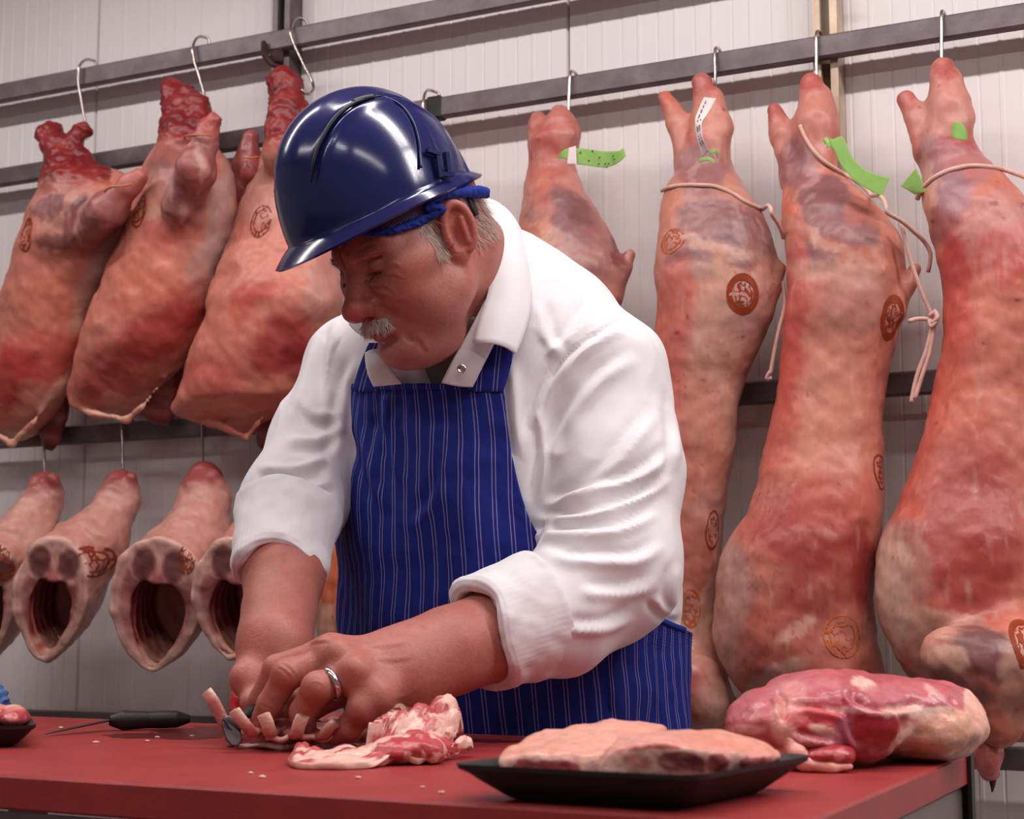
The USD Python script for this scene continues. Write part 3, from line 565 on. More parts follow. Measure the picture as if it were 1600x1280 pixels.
    for k2, s in enumerate(stamps): stamp(root, lumpy, *s, seed=seed + k2, Y0=2.3)
    return root, lumpy
PK = A(190, 116, 104)
q1, g1 = quarter('leftmost hanging forequarter at upper left, dark red neck stump, leg tied to the right',
    [(268, 76, 168), (300, 66, 212), (340, 50, 218), (380, 38, 205), (420, 25, 176), (470, 8, 150), (520, -4, 130), (570, -20, 114), (620, -30, 98), (655, -30, 78), (685, -12, 46)],
    ([(78, 212, .14), (90, 232, .15), (110, 290, .17)], [22, 26, 40], 285), ([(134, 360, .22), (170, 326, .24), (200, 292, .24), (217, 277, .235)], [30, 28, 14, 11]),
    [([(520, 60, 130, .5, .1), (580, 50, 118, .5, .1), (640, 52, 106, .5, .1), (690, 66, 92, .5, .1), (705, 74, 84, .5, .1)], None)],
    [(110, 330, 60, 50, 0, A(196, 150, 136), .7, .8), (75, 325, 26, 18, -20, PURP, .8, .5), (118, 335, 16, 34, 20, A(96, 58, 62), .9, .5), (85, 380, 26, 14, 0, A(120, 80, 80), .7, .6), (140, 370, 40, 20, 20, CREAM, .6, .9), (170, 400, 26, 70, 20, A(178, 146, 142), .7, .9), (100, 480, 70, 60, 0, A(212, 130, 104), .7, .9), (140, 460, 20, 60, 20, A(196, 168, 158), .7, .8), (60, 560, 70, 40, 0, A(190, 84, 72), .8, .9), (20, 590, 40, 50, 0, A(160, 40, 44), .8, .9), (60, 640, 40, 40, 0, A(200, 140, 124), .7, .8), (20, 690, 40, 12, 0, CREAM, .8, .8), (95, 600, 8, 60, 35, CREAM, .6, .8)],
    [(40, 366, 12, 26, 'worn', 'stamp_ink')], 61, foot=[([(-14, 672, .17), (18, 694, .17), (52, 660, .17), (88, 606, .15), (112, 545, .12), (130, 490, .11)], [4, 5, 4, 3, 3, 2]), ([(108, 225, .15), (128, 205, .145)], [14, 16]), ([(122, 235, .15), (146, 270, .16)], [14, 12])])
q2, g2 = quarter('middle hanging forequarter at upper left, upright leg tied by a gold string',
    [(222, 248, 318), (262, 228, 352), (300, 216, 366), (345, 204, 362), (390, 190, 352), (440, 168, 337), (490, 146, 320), (540, 130, 300), (580, 120, 272), (615, 114, 240), (640, 128, 222), (652, 186, 210)],
    ([(272, 142, .13), (282, 180, .14), (286, 235, .16)], [20, 28, 40], 222), ([(284, 318, .225), (306, 266, .245), (318, 224, .24), (326, 200, .235), (334, 188, .235)], [30, 30, 20, 13, 11]),
    [([(250, 340, 368, .6, .1), (320, 345, 370, .6, .1), (420, 300, 342, .5, .1), (500, 230, 318, .5, .1), (580, 200, 286, .5, .1), (640, 215, 272, .5, .1), (665, 245, 265, .5, .1)], None)],
    [(270, 245, 40, 20, 0, A(196, 130, 116), .7, .8), (250, 280, 24, 34, 20, A(150, 108, 110), .8, .5), (280, 290, 14, 26, 10, A(104, 66, 68), .85, .5), (290, 325, 60, 16, -10, CREAM, .8, .7), (240, 305, 20, 50, 20, A(206, 150, 130), .6, .9), (345, 340, 22, 90, 8, A(190, 160, 152), .8, .8), (330, 420, 34, 60, 20, A(196, 164, 152), .7, .8), (260, 360, 40, 26, -30, A(206, 110, 96), .7, .9), (230, 450, 60, 60, 0, A(212, 124, 100), .7, .9), (245, 525, 80, 36, -30, A(160, 42, 44), .85, .9), (170, 590, 50, 50, 0, A(178, 80, 74), .8, .9), (200, 630, 40, 16, 0, A(206, 150, 136), .8, .8), (300, 470, 40, 30, -30, A(170, 62, 60), .6, .9), (250, 612, 12, 60, 42, CREAM, .7, .8), (160, 650, 50, 7, 4, CREAM, .8, .8)],
    [(218, 330, 13, 26, 'worn', 'stamp_ink')], 67, foot=[([(116, 634, .17), (150, 648, .17), (198, 655, .17), (222, 636, .17), (258, 590, .15), (292, 540, .12), (312, 480, .11)], [4, 5, 5, 4, 3, 3, 2]), ([(296, 150, .13), (310, 170, .14), (312, 210, .16)], [16, 20, 20])])
q3, g3 = quarter('third hanging forequarter at upper left, its right side behind the blue helmet',
    [(235, 408, 470), (275, 396, 480), (330, 374, 500), (380, 360, 510), (430, 346, 522), (480, 330, 530), (530, 312, 510), (580, 296, 490), (620, 282, 470), (645, 284, 440), (665, 330, 410), (680, 368, 396)],
    ([(448, 132, .13), (452, 180, .14), (446, 240, .16)], [26, 28, 36], 225), None,
    [([(240, 372, 408, .6, .12), (320, 360, 400, .6, .12), (380, 380, 430, .5, .1), (520, 400, 500, .5, .1), (620, 400, 470, .5, .1), (675, 400, 440, .5, .1), (700, 408, 425, .5, .1)], ([(392, 270, .14), (392, 235, .13), (394, 214, .13)], [14, 11, 13]))],
    [(420, 300, 40, 60, 0, A(196, 150, 136), .7, .9), (440, 400, 60, 60, 0, A(212, 136, 112), .7, .9), (420, 450, 40, 14, -10, A(196, 80, 72), .6, .9), (380, 470, 20, 30, 0, A(202, 84, 76), .7, .9), (500, 460, 30, 60, 10, A(190, 150, 138), .7, .8), (360, 520, 50, 40, 0, A(210, 128, 106), .6, .9), (440, 540, 60, 40, -40, A(160, 54, 54), .85, .9), (330, 590, 50, 40, 0, A(190, 92, 84), .7, .9), (360, 640, 60, 14, 10, A(214, 160, 140), .8, .8), (470, 570, 30, 40, -30, A(130, 30, 34), .8, .8)],
    [(407, 345, 17, 27, 'worn', 'stamp_ink')], 71, foot=[([(284, 642, .17), (330, 658, .17), (384, 684, .17), (402, 662, .17), (440, 612, .17), (482, 560, .16), (508, 520, .16)], [4, 5, 5, 4, 3, 3, 2])])
for pts, lab in (([(164, 300, .3), (185, 291, .32), (206, 288, .3)], 'gold string tying the leg of the leftmost forequarter'), ([(288, 214, .2), (305, 211, .27), (322, 211, .29), (330, 213, .27)], 'gold string tying the leg of the middle forequarter'), ([(380, 246, .16), (392, 247, .168), (404, 245, .16)], 'gold string around the small leg beside the helmet')):
    put('/World', 'tie_string', tube([W(*q) for q in pts], 0.0018, 6, 20), 'gold_string', label=lab, category='string')

# ------------------------------------------------------------------ rib barrels on the middle rail
def barrel(lab, ox, oy, hw, hh, tilt, back, neck, st, seed):
    O = W(ox, oy, 0.30); B = W(ox + back[0], oy + back[1], 0.12); ax = B - O; L = np.linalg.norm(ax); ax /= L
    zz = ZV - ax * (ZV @ ax); zz /= np.linalg.norm(zz); xx = np.cross(ax, zz) * -1; xx = xx if xx @ RT > 0 else -xx
    ct, stt = math.cos(math.radians(tilt)), math.sin(math.radians(tilt)); xx, zz = ct * xx + stt * zz, -stt * xx + ct * zz
    kk = np.linalg.norm(O - CAM) / F; a, b = hw * kk / max(abs(xx @ RT), .6), hh * kk
    def loc(p): q = p - O; return q @ xx, q @ zz, q @ ax
    def oval(x, z, a, b):
        z2 = z / b; w = a * (1.0 + 0.16 * z2 - 0.22 * np.clip(-z2, 0, 1) ** 2); k0 = np.hypot(x / w, z2); return (k0 - 1) * np.minimum(a, b)
    q0 = neck[0][0]; nk = union([chain([W(*q) for q in neck[0]], [r * 2.9 / F for r in neck[1]], 0.02)] + [rc(W(q0[0] + dx, q0[1] + dy, q0[2] + .02), W(q0[0] + dx * .6, q0[1] + 26, q0[2]), r * 2.9 / F, .02) for dx, dy, r in ((-13, -4, 9), (14, -7, 10), (2, 3, 9))], .012)
    def f(p):
        x, z, s = loc(p); bul = 1 + 0.05 * np.sin(np.clip(s / L, 0, 1) * 2.6) - .22 * np.clip(s / L, 0, 1.2) ** 1.5
        d = oval(x / bul, z / bul, a, b); d = np.maximum(d, s - L * 1.05); d = smin(d, nk(p), 0.045)
        d = -smin(-d, s, 0.006)
        ci = oval(x / bul, z / bul + 0.22 * b, a * 0.63, b * 0.72) + 0.004 * np.sin(s * 2 * np.pi / 0.03)
        eye = np.hypot(x, z - 0.56 * b) - 0.030                      # the spine hangs into the opening
        ci = -smin(-ci, eye, 0.01)
        return -smin(-d, np.maximum(ci, s - L * 0.82), 0.006) + (meshkit.fbm(p * 22 + seed, 3, seed) - 0.5) * 0.014
    Pb = [O + xx * a * 1.3 * s1 + zz * b * 1.15 * s2 + ax * s3 for s1 in (-1, 1) for s2 in (-1, 1) for s3 in (-0.02, L * 1.1)] + [W(*q) for q in neck[0]]
    v, t = surf(f, *bounds(Pb, 0.04), 0.0044); v = rough(v, t, 0.0014, 60, seed)
    x, z, s = loc(v); col = np.tile(np.array(A(200, 150, 136)), (len(v), 1)); col = mottled(col, v, 14, seed, 0.45, A(190, 96, 88)); col = mottled(col, v, 26, seed + 3, 0.25, CREAM); col = mottled(col, v, 60, seed + 6, 0.3, A(140, 60, 60))
    inner = np.clip(-oval(x, z + 0.22 * b, a * 0.72, b * 0.80) / 0.006, 0, 1) * (s > 0.004) * (np.abs(oval(x, z + .22 * b, a * .63, b * .72)) < 0.03)
    rib = np.clip(np.sin(s * 2 * np.pi / 0.03 - 1.2) * 1.6, -1, 1)[:, None] * 0.5 + 0.5
    cin = np.array(A(126, 40, 42)) + rib * (np.array(A(214, 158, 150)) - np.array(A(126, 40, 42))); cin = mottled(cin, v, 30, seed + 9, 0.4, A(120, 30, 34))
    bot = np.clip((-z / b - 0.62) / 0.1, 0, 1)[:, None]; cin = cin + bot * (mottled(np.tile(np.array(A(206, 160, 140)), (len(v), 1)), v, 50, seed + 4, 0.9, A(170, 40, 44)) - cin)
    col = col + inner[:, None] * (cin - col)
    face = np.clip((0.012 - s) / 0.006, 0, 1)[:, None]; rr = oval(x, z, a, b)
    cf = np.array(A(150, 92, 90)) + np.clip(1.3 - np.abs(rr + 0.012) / 0.006, 0, 1)[:, None] * 0.7 * (np.array(A(206, 168, 156)) - np.array(A(150, 92, 90)))
    cf = mottled(cf, v, 45, seed + 12, 0.7, A(204, 164, 152)); cf = cf + np.clip(1.4 - np.abs(rr + 0.002) / 0.005, 0, 1)[:, None] * (np.array(A(212, 176, 160)) - cf)
    for sx in (-1, 1):
        e = np.hypot((x - sx * 0.026) / 0.019, (z - 0.60 * b) / 0.026); cf = cf + np.clip((1 - e) / 0.25 + 0.5, 0, 1)[:, None] * 0.95 * (np.array(A(104, 62, 60)) - cf)
        e2 = np.abs(e - 1.25); cf = cf + np.clip(1 - e2 / 0.14, 0, 1)[:, None] * 0.6 * (np.array(A(208, 172, 160)) - cf)
    e = np.hypot(x / 0.010, (z - 0.42 * b) / 0.020); cf = cf + np.clip((1 - e) / 0.5 + .5, 0, 1)[:, None] * .8 * (np.array(A(176, 96, 92)) - cf)
    e = np.hypot(x / 0.006, (z - 0.66 * b) / 0.03); cf = cf + np.clip((1 - e) / 0.5 + .5, 0, 1)[:, None] * .6 * (np.array(A(206, 166, 156)) - cf)
    col = col + face * (cf - col)
    px_, py_ = px(v); nd = np.clip((neck[2] + 14 - py_) / 22 + 0.3 + (noise(v, 45, seed) - 0.5) * 1.5, 0, 1)[:, None]; col = col + nd * 0.8 * (np.array(A(138, 40, 42)) - col)
    root = thing('lamb_rib_barrel', [v[:, 0].mean(), v[:, 1].mean(), v[:, 2].min()], lab, 'rib cut')
    put(root, 'meat', (v, t), 'meat', col * [.88, .82, .84])
    if st: stamp(root, f, *st, seed=seed, Y0=2.3)
    return root
barrel('leftmost rib barrel on the middle rail, cut off by the picture edge', -22, 945, 42, 92, -6, (50, -26), ([(70, 757, .16), (68, 778, .17), (40, 850, .2)], [20, 28, 52], 752), (8, 877, 17, 27, 'worn', 'stamp_ink'), 81)
barrel('second rib barrel from the left, opening facing out with dark ribs inside', 77, 938, 55, 96, -8, (50, -26), ([(191, 752, .14), (184, 782, .16), (150, 850, .2)], [20, 29, 52], 752), (146, 878, 19, 24, 'worn', 'stamp_ink'), 83)
barrel('third rib barrel from the left, a wide opening with a red scrap inside', 243, 946, 71, 104, -6, (50, -26), ([(319, 752, .14), (318, 785, .16), (300, 860, .2)], [31, 39, 56], 750), (292, 874, 13, 22, 'worn', 'stamp_ink'), 87)
barrel('rightmost rib barrel, half hidden behind the cuff and forearm of the man', 366, 936, 68, 96, -8, (50, -26), ([(446, 758, .14), (444, 788, .16), (420, 850, .2)], [28, 34, 54], 752), None, 89)

# ------------------------------------------------------------------ the man
person = thing('person', [*(P(800, 1140, 2.2)[:2]), 0.0], 'person in blue helmet, white coat and striped apron, leaning over the red table', 'person')
yaw, pit = math.radians(55), math.radians(32)
LAT = np.array([math.cos(yaw), -math.sin(yaw), 0]); FH = np.array([-math.sin(yaw), -math.cos(yaw), 0])
HF = FH * math.cos(pit) - ZV * math.sin(pit); HU = FH * math.sin(pit) + ZV * math.cos(pit)
HC = P(705, 377, 1.88) - 0.078 * LAT
def H(x, y, z): return HC + LAT * x + HF * y + HU * z
HM = np.array([LAT, HF, HU])
def local(p): return (p - HC) @ HM.T
# -- torso, as cross-sections of the coat
def trow(y, xl, xr, Y, b):
    c = P((xl + xr) / 2, y, Y); e = (xr - xl) / 2 * Y / F; a = math.sqrt(max(e * e - (0.447 * b) ** 2, 0.01)) / 0.894
    return (c[2], c @ U, c @ N, a, b)
TR = [trow(*r) for r in ((1330, 566, 1052, 2.23, .160), (1230, 564, 1054, 2.22, .165), (1140, 560, 1054, 2.20, .172), (1000, 549, 1052, 2.18, .182), (900, 543, 1060, 2.17, .184), (800, 533, 1050, 2.155, .178), (700, 537, 1035, 2.14, .165),
    (620, 541, 1005, 2.125, .150), (560, 546, 965, 2.115, .136), (505, 566, 915, 2.105, .118), (465, 600, 880, 2.10, .10), (435, 640, 850, 2.10, .08), (412, 680, 815, 2.10, .055))]
torso = loft(TR, cap=0.03)
px2m = lambda Y: Y / F
def pch(pts, k): return chain([P(x, y, Y) for x, y, Y, r in pts], [r * Y / F for x, y, Y, r in pts], k)
armL = [(945, 588, 2.03, 96), (968, 740, 1.99, 98), (950, 890, 1.945, 104)]
foreL = [(950, 890, 1.945, 104), (870, 960, 1.90, 92), (805, 980, 1.87, 80)]
armR = [(556, 572, 2.19, 74), (505, 690, 2.15, 80), (457, 790, 2.08, 76)]
foreR = [(457, 790, 2.08, 76), (447, 850, 2.03, 70)]
shoulders = [pch([(775, 470, 2.11, 84), (870, 505, 2.07, 88), (945, 588, 2.03, 96)], .03), pch([(650, 540, 2.15, 92), (556, 572, 2.19, 74)], .03)]
sleeveL, sleeveR = union([pch(armL, .02), pch(foreL, .02)], .035), union([pch(armR, .02), pch(foreR, .02)], .03)
trunk = union([torso] + shoulders, .05)
coat0 = union([trunk, sleeveL, sleeveR], .022)
hunch = ell(P(765, 425, 2.09), [.075, .07, .06])
coat1 = union([coat0, hunch], .04)
neck0 = chain([H(0, -.03, -.03), P(722, 500, 2.05), P(735, 560, 2.10)], [.066, .072, .08], .02)
vcut = chain([P(690, 545, 1.97), P(668, 600, 1.98)], [.052, .022], 0)
coat_f = cut(cut(coat1, off(neck0, .006), .008), vcut, .01)

# folds: strokes across the cloth, (pixel path, half-width, height in mm)
def strokes(v, nrm, L, toward=0.1):
    x, y = px(v); face = np.clip((-(nrm @ FW) - toward) * 4, 0, 1); d = np.zeros(len(v))
    for path, w, h in L:
        p = resample(np.array([(a, b, 0) for a, b in path], float), max(8, len(path) * 6))[:, :2]
        best = np.full(len(v), 1e9); side = np.zeros(len(v)); tt = np.zeros(len(v))
        bb = (x > p[:, 0].min() - 5 * w) & (x < p[:, 0].max() + 5 * w) & (y > p[:, 1].min() - 5 * w) & (y < p[:, 1].max() + 5 * w)
        ii = np.nonzero(bb)[0]; X, Y_ = x[ii], y[ii]; bs = best[ii]; sd = side[ii]; tp = tt[ii]
        for k in range(len(p) - 1):
            ab = p[k + 1] - p[k]; L2 = max(ab @ ab, 1e-9); t = np.clip(((X - p[k, 0]) * ab[0] + (Y_ - p[k, 1]) * ab[1]) / L2, 0, 1)
            ex, ey = X - p[k, 0] - t * ab[0], Y_ - p[k, 1] - t * ab[1]; e = np.hypot(ex, ey); b = e < bs
            bs = np.where(b, e, bs); sd = np.where(b, np.sign(ab[0] * ey - ab[1] * ex), sd); tp = np.where(b, (k + t) / (len(p) - 1), tp)
        taper = np.clip(np.minimum(tp, 1 - tp) * 5, 0, 1); s = bs * sd
        d[ii] += h * 1e-3 * taper * (np.exp(-(s / w) ** 2) - 0.75 * np.exp(-((s - 1.7 * w) / w) ** 2)) * face[ii]
    return v + nrm * d[:, None]
COAT_FOLDS = [
    ([(985, 510), (920, 545), (860, 610), (828, 700)], 9, 7), ([(1000, 560), (935, 600), (880, 680), (850, 760)], 11, 6), ([(1030, 640), (985, 700), (930, 760), (860, 800)], 12, 6),
    ([(840, 640), (850, 720), (838, 790)], 8, 5), ([(1050, 700), (1010, 740), (940, 768), (850, 792)], 9, 8), ([(1050, 745), (980, 790), (900, 812), (835, 815)], 8, 8), ([(1030, 800), (950, 835), (880, 838), (820, 838)], 9, 8),
    ([(1040, 850), (980, 880), (900, 880), (840, 862)], 10, 7), ([(1030, 910), (960, 930), (900, 925)], 10, 5), ([(990, 960), (930, 985), (880, 985)], 9, 5), ([(880, 560), (850, 520), (842, 470)], 9, 4),
    ([(1050, 600), (1058, 680), (1052, 740)], 8, 4), ([(930, 470), (900, 520), (850, 560)], 9, 4), ([(800, 560), (806, 640), (816, 720)], 8, 5), ([(1060, 880), (1052, 930), (1062, 970)], 8, 4), ([(1020, 930), (1040, 955), (1060, 965)], 7, 4),
    ([(530, 500), (515, 570), (520, 640)], 9, 5), ([(560, 560), (535, 640), (525, 720)], 9, 5), ([(400, 730), (450, 735), (510, 715)], 8, 7), ([(392, 762), (450, 772), (520, 750)], 8, 7), ([(440, 690), (490, 690), (528, 665)], 8, 5), ([(395, 795), (450, 805), (520, 790)], 8, 5), ([(470, 620), (500, 650), (530, 640)], 9, 4), ([(500, 520), (470, 610), (440, 680)], 10, 4)]
lo = np.minimum(P(360, 1300, 2.2), P(360, 1300, 2.0)) - .12; lo[1] = 1.72; hi = np.array([P(1075, 700, 2.2)[0] + .05, 2.48, P(700, 318, 2.1)[2]]); lo[0] = P(350, 800, 2.2)[0] - .03; lo[2] = 0.70
v, t = surf(coat_f, lo, hi, 0.0035)
n_ = vnormals(v, t)
q = np.stack([v @ U * 1.0 + v[:, 2] * 0.5, v @ N, v[:, 2] * 0.6 - v @ U * 0.3], 1)
rg = 1 - np.abs(2 * noise(q, 9, 5, 3) - 1); v = v + n_ * ((rg - 0.75) * 0.010)[:, None]
v = strokes(v, vnormals(v, t), COAT_FOLDS)
v = strokes(v, vnormals(v, t), [([(1030, 520), (985, 498), (935, 520), (880, 562), (850, 620), (838, 700)], 3.2, -2.2), ([(905, 436), (960, 462), (1010, 512), (1040, 560)], 3.0, -1.6), ([(540, 520), (520, 560), (514, 620)], 3.2, -1.6)])
put(person, 'coat', (v, t), 'coat_cotton', label='white cotton butcher coat with rolled sleeves')
def coat_at(x, y, lift=0.0, Y0=1.7): return cast(coat1, x, y, Y0, lift)
# rolled cuffs
def cuff(p0, p1, r0, r1, seed, thick=.006, sq=1.0):
    n, m_ = 15, 64; p0, p1 = np.asarray(p0), np.asarray(p1); ax = p1 - p0; ax /= np.linalg.norm(ax); a = np.cross(ax, ZV); a /= np.linalg.norm(a); b = np.cross(ax, a)
    prof = [(0.0, 0.002), (0.02, 0.010), (0.3, 0.007), (0.6, 0.006), (0.9, 0.008), (0.99, 0.005), (1.02, -0.002), (0.98, -thick - .004), (0.6, -thick - .006), (0.1, -thick - .012)]
    prof = np.array(prof); th = np.arange(m_) * 2 * np.pi / m_; g = []
    for s, dr in prof:
        r = r0 + (r1 - r0) * s + dr; rr = r * (1 + 0.045 * np.sin(2 * th + seed) + 0.02 * np.sin(5 * th + s * 3 + seed)) ; sh = 0.006 * np.sin(3 * th + seed)
        g.append((p0 + (p1 - p0) * s) + ax * sh[:, None] * s + rr[:, None] * (np.cos(th)[:, None] * a + np.sin(th)[:, None] * b * sq))
    g = np.array(g); k = len(prof); f = [(i * m_ + j, i * m_ + (j + 1) % m_, (i + 1) * m_ + (j + 1) % m_, (i + 1) * m_ + j) for i in range(k - 1) for j in range(m_)]
    f = np.array(f); v = g.reshape(-1, 3); f = np.vstack([f[:, [0, 1, 2]], f[:, [0, 2, 3]]])
    c = trimesh.Trimesh(v, f, process=False).subdivide().subdivide(); v, f = np.array(c.vertices), np.array(c.faces)
    q = np.stack([v @ a, v @ b, v @ ax * 1.2], 1); v = v + vnormals(v, f) * ((noise(q, 24, seed, 3) - .5) * .012)[:, None]
    return v, f
put(person, 'cuff', cuff(P(452, 800, 2.055), P(436, 896, 1.985), 72 * 2.05 / F, 66 * 1.98 / F, 3), 'coat_cotton', label='rolled white cuff')
put(person, 'cuff', cuff(P(842, 958, 1.885), P(752, 992, 1.845), 86 * 1.88 / F, 80 * 1.85 / F, 5), 'coat_cotton', label='rolled white cuff, seam turned up')

# collar: fold-over flap round the neck
def ribbon(inner, outer, nr=12, nc=60, thick=.004, bulge=.0):
    a, b = resample(inner, nc), resample(outer, nc); s = np.linspace(0, 1, nr)[:, None, None]; g = a[None] * (1 - s) + b[None] * s
    n = np.cross(np.gradient(g, axis=0), np.gradient(g, axis=1)); n /= np.linalg.norm(n, axis=2, keepdims=True); n *= np.where((n @ -FW)[..., None] > 0, 1, -1)
    g = g + n * (np.sin(s * np.pi) * bulge); return sheet(g, thick)
ci = [P(700, 330, 2.16), P(735, 322, 2.12), P(756, 328, 2.06), P(768, 360, 2.0), P(770, 410, 1.965), P(762, 460, 1.945), P(748, 505, 1.93), P(740, 536, 1.925)]
co = [P(715, 345, 2.2), P(765, 330, 2.17), P(800, 345, 2.12), P(822, 385, 2.06), P(830, 430, 2.01), P(828, 480, 1.97), P(818, 520, 1.945), P(805, 552, 1.93)]
put(person, 'collar', ribbon(ci, co, bulge=.012), 'coat_cotton', label='broad white turned-down collar')
ci = [P(545, 505, 2.02), P(560, 520, 2.0), P(580, 530, 1.985)]; co = [P(552, 498, 2.05), P(572, 508, 2.03), P(582, 524, 2.0)]
put(person, 'collar', ribbon(ci, co, 6, 20, bulge=.004), 'coat_cotton')
ci = [P(758, 470, 1.95), P(735, 515, 1.94), P(712, 555, 1.94), P(690, 598, 1.95)]; co = [P(800, 480, 1.955), P(775, 530, 1.945), P(755, 570, 1.945), P(738, 604, 1.955)]
put(person, 'lapel', ribbon(ci, co, bulge=.004), 'coat_cotton')
ci = [P(596, 548, 2.0), P(608, 572, 1.985), P(628, 600, 1.985)]; co = [P(572, 552, 2.01), P(575, 580, 2.0), P(585, 604, 2.0)]
put(person, 'lapel', ribbon(ci, co, 8, 24, bulge=.003), 'coat_cotton')
sb = P(723, 577, 1.932)
put(person, 'snap_button', join(tube([sb + N * .001, sb + N * .0035], .0048, 20), tube([sb + N * (.0035 + 0) + .0042 * (math.cos(a) * RT + math.sin(a) * ZV) for a in np.linspace(0, 2 * np.pi, 24, endpoint=False)], .0014, 6, close=True)), 'hook_steel', smooth=40, label='steel snap button')
shirt = both(off(trunk, -.006), ell(P(690, 560, 2.03), [.12, .13, .10]), .005)
shirt = union([shirt, cut(off(neck0, .008), ell(H(0, .02, 0), [.1, .13, .115]), .004)], .01)
v, t = surf(both(shirt, ell(P(690, 565, 2.05), [.11, .16, .060]), .004), P(690, 560, 2.03) - .19, P(690, 560, 2.03) + .19, .005)
put(person, 'undershirt', (v, t), 'shirt_grey', label='grey round-neck undershirt')

# -- apron: a cloth wrapped round the front of the trunk
zz, tab = torso.table
def tpoint(z, ph, e):
    c1, c2, a, b = (np.interp(z, zz, tab[:, i]) for i in range(4))
    return U * c1[..., None] + N * c2[..., None] + ZV * z[..., None] + U * ((a + e) * np.sin(ph))[..., None] + N * ((b + e) * np.cos(ph))[..., None]
AY = np.array([600, 612, 640, 700, 760, 810, 850, 900, 945, 985, 1040, 1100, 1150, 1200, 1290])
AXL = np.array([553, 550, 538, 531, 531, 530, 525, 515, 500, 480, 480, 480, 480, 480, 480])
AXR = np.array([787, 788, 790, 797, 810, 826, 850, 905, 985, 1066, 1120, 1130, 1130, 1130, 1130])
nr, nc = 150, 110; ys = np.linspace(600, 1290, nr); G = np.zeros((nr, nc, 3)); UVA = np.zeros((nr, nc, 2))
ph = np.linspace(-1.9, 1.9, 241); ty = np.array([1330, 1230, 1140, 1000, 900, 800, 700, 620, 560, 505, 465, 435, 412.0]); tz = np.array([r[0] for r in TR])
from scipy.ndimage import gaussian_filter1d
PL, PR, ZR, EE = np.zeros(nr), np.zeros(nr), np.zeros((nr, 241)), np.zeros(nr)
for i, y in enumerate(ys):
    z = np.interp(y, ty[::-1], tz[::-1]); e = EE[i] = 0.010 + 0.004 * np.clip((y - 880) / 90, 0, 1)
    zr = np.full(241, z)                       # heights along the line of sight differ with depth: search the row seen at y
    for _ in range(6):
        pt = tpoint(zr, ph, e); yy = px(pt)[1]; zr = zr + (yy - y) * 2.05 / F
    pt = tpoint(zr, ph, e); xx = px(pt)[0]; k0, k1 = int(np.argmin(xx)), int(np.argmax(xx)); ZR[i] = zr
    xl, xr = np.interp(y, AY, AXL), np.interp(y, AY, AXR)
    PL[i] = np.interp(xl, xx[k0:k1 + 1], ph[k0:k1 + 1]) - .45 * np.clip((xx[k0] + 4 - xl) / 14, 0, 1)
    PR[i] = np.interp(xr, xx[k0:k1 + 1], ph[k0:k1 + 1]) + .45 * np.clip((xr - xx[k1] + 4) / 14, 0, 1)
PL, PR = gaussian_filter1d(PL, 3), gaussian_filter1d(PR, 2)
for i, y in enumerate(ys):
    p_ = np.linspace(PL[i], PR[i], nc); zq = np.interp(p_, ph, ZR[i])
    fold = 0.004 * np.sin(p_ * 9 + 1.2 * np.sin(y / 90)) * np.clip((y - 620) / 150, 0, 1) + 0.003 * (meshkit.fbm(np.stack([p_ * 6, np.full(nc, y / 60), p_ * 0], -1), 3, 4) - .5) * 3
    G[i] = tpoint(zq, p_, EE[i] + fold); UVA[i, :, 0] = p_ * 0.235; UVA[i, :, 1] = zq
v, f = sheet(G, .003); v = strokes(v, np.tile(N, (len(v), 1)), [([(560, 660), (575, 720), (600, 800)], 8, 6), ([(600, 640), (615, 700), (625, 760)], 8, 5), ([(640, 980), (760, 1010), (880, 1040)], 9, 5), ([(700, 700), (690, 760), (640, 830)], 9, 4), ([(840, 860), (860, 930), (900, 1000)], 9, 4), ([(980, 1000), (960, 1060), (970, 1130)], 8, 4), ([(1040, 1000), (1030, 1060), (1035, 1130)], 7, 4), ([(600, 615), (602, 640), (598, 680)], 7, 4)], -2)
uvs = np.vstack([UVA.reshape(-1, 2)] * 2)
def stripes(name):
    n = {'uv': ('uvmap', {'attribute': 'st'}), 's': ('separate_xyz', {}), 'm1': ('math', {'math_type': 'multiply', 'value2': 1 / 0.0205}), 'f': ('math', {'math_type': 'fraction'}),
         'r': ('rgb_ramp', {'ramp': [(0, (0, 0, 0)), (.36, (0, 0, 0)), (.375, (1, 1, 1)), (.425, (1, 1, 1)), (.44, (0, 0, 0)), (.585, (0, 0, 0)), (.60, (1, 1, 1)), (.65, (1, 1, 1)), (.665, (0, 0, 0)), (1, (0, 0, 0))]}),
         'x': ('mix_color', {'a': A(30, 41, 124), 'b': A(122, 120, 170)}), 'g': ('texture_coordinate', {}), 'bn': ('noise_texture', {'scale': 700.0, 'detail': 2}), 'b': ('bump', {'strength': 0.12, 'distance': 0.001}), 'p': ('principled_bsdf', {'roughness': 0.8, 'specular_ior_level': 0.15})}
    mat(name, n, [('uv.UV', 's.vector'), ('s.x', 'm1.value1'), ('m1.value', 'f.value1'), ('f.value', 'r.fac'), ('r.color', 'x.fac'), ('x.result', 'p.base_color'), ('g.object', 'bn.vector'), ('bn.fac', 'b.height'), ('b.normal', 'p.normal')])
stripes('apron_stripe')
apron = put(person, 'apron', (v, f), 'apron_stripe', uv=uvs, label='blue bib apron with paired pale pinstripes')
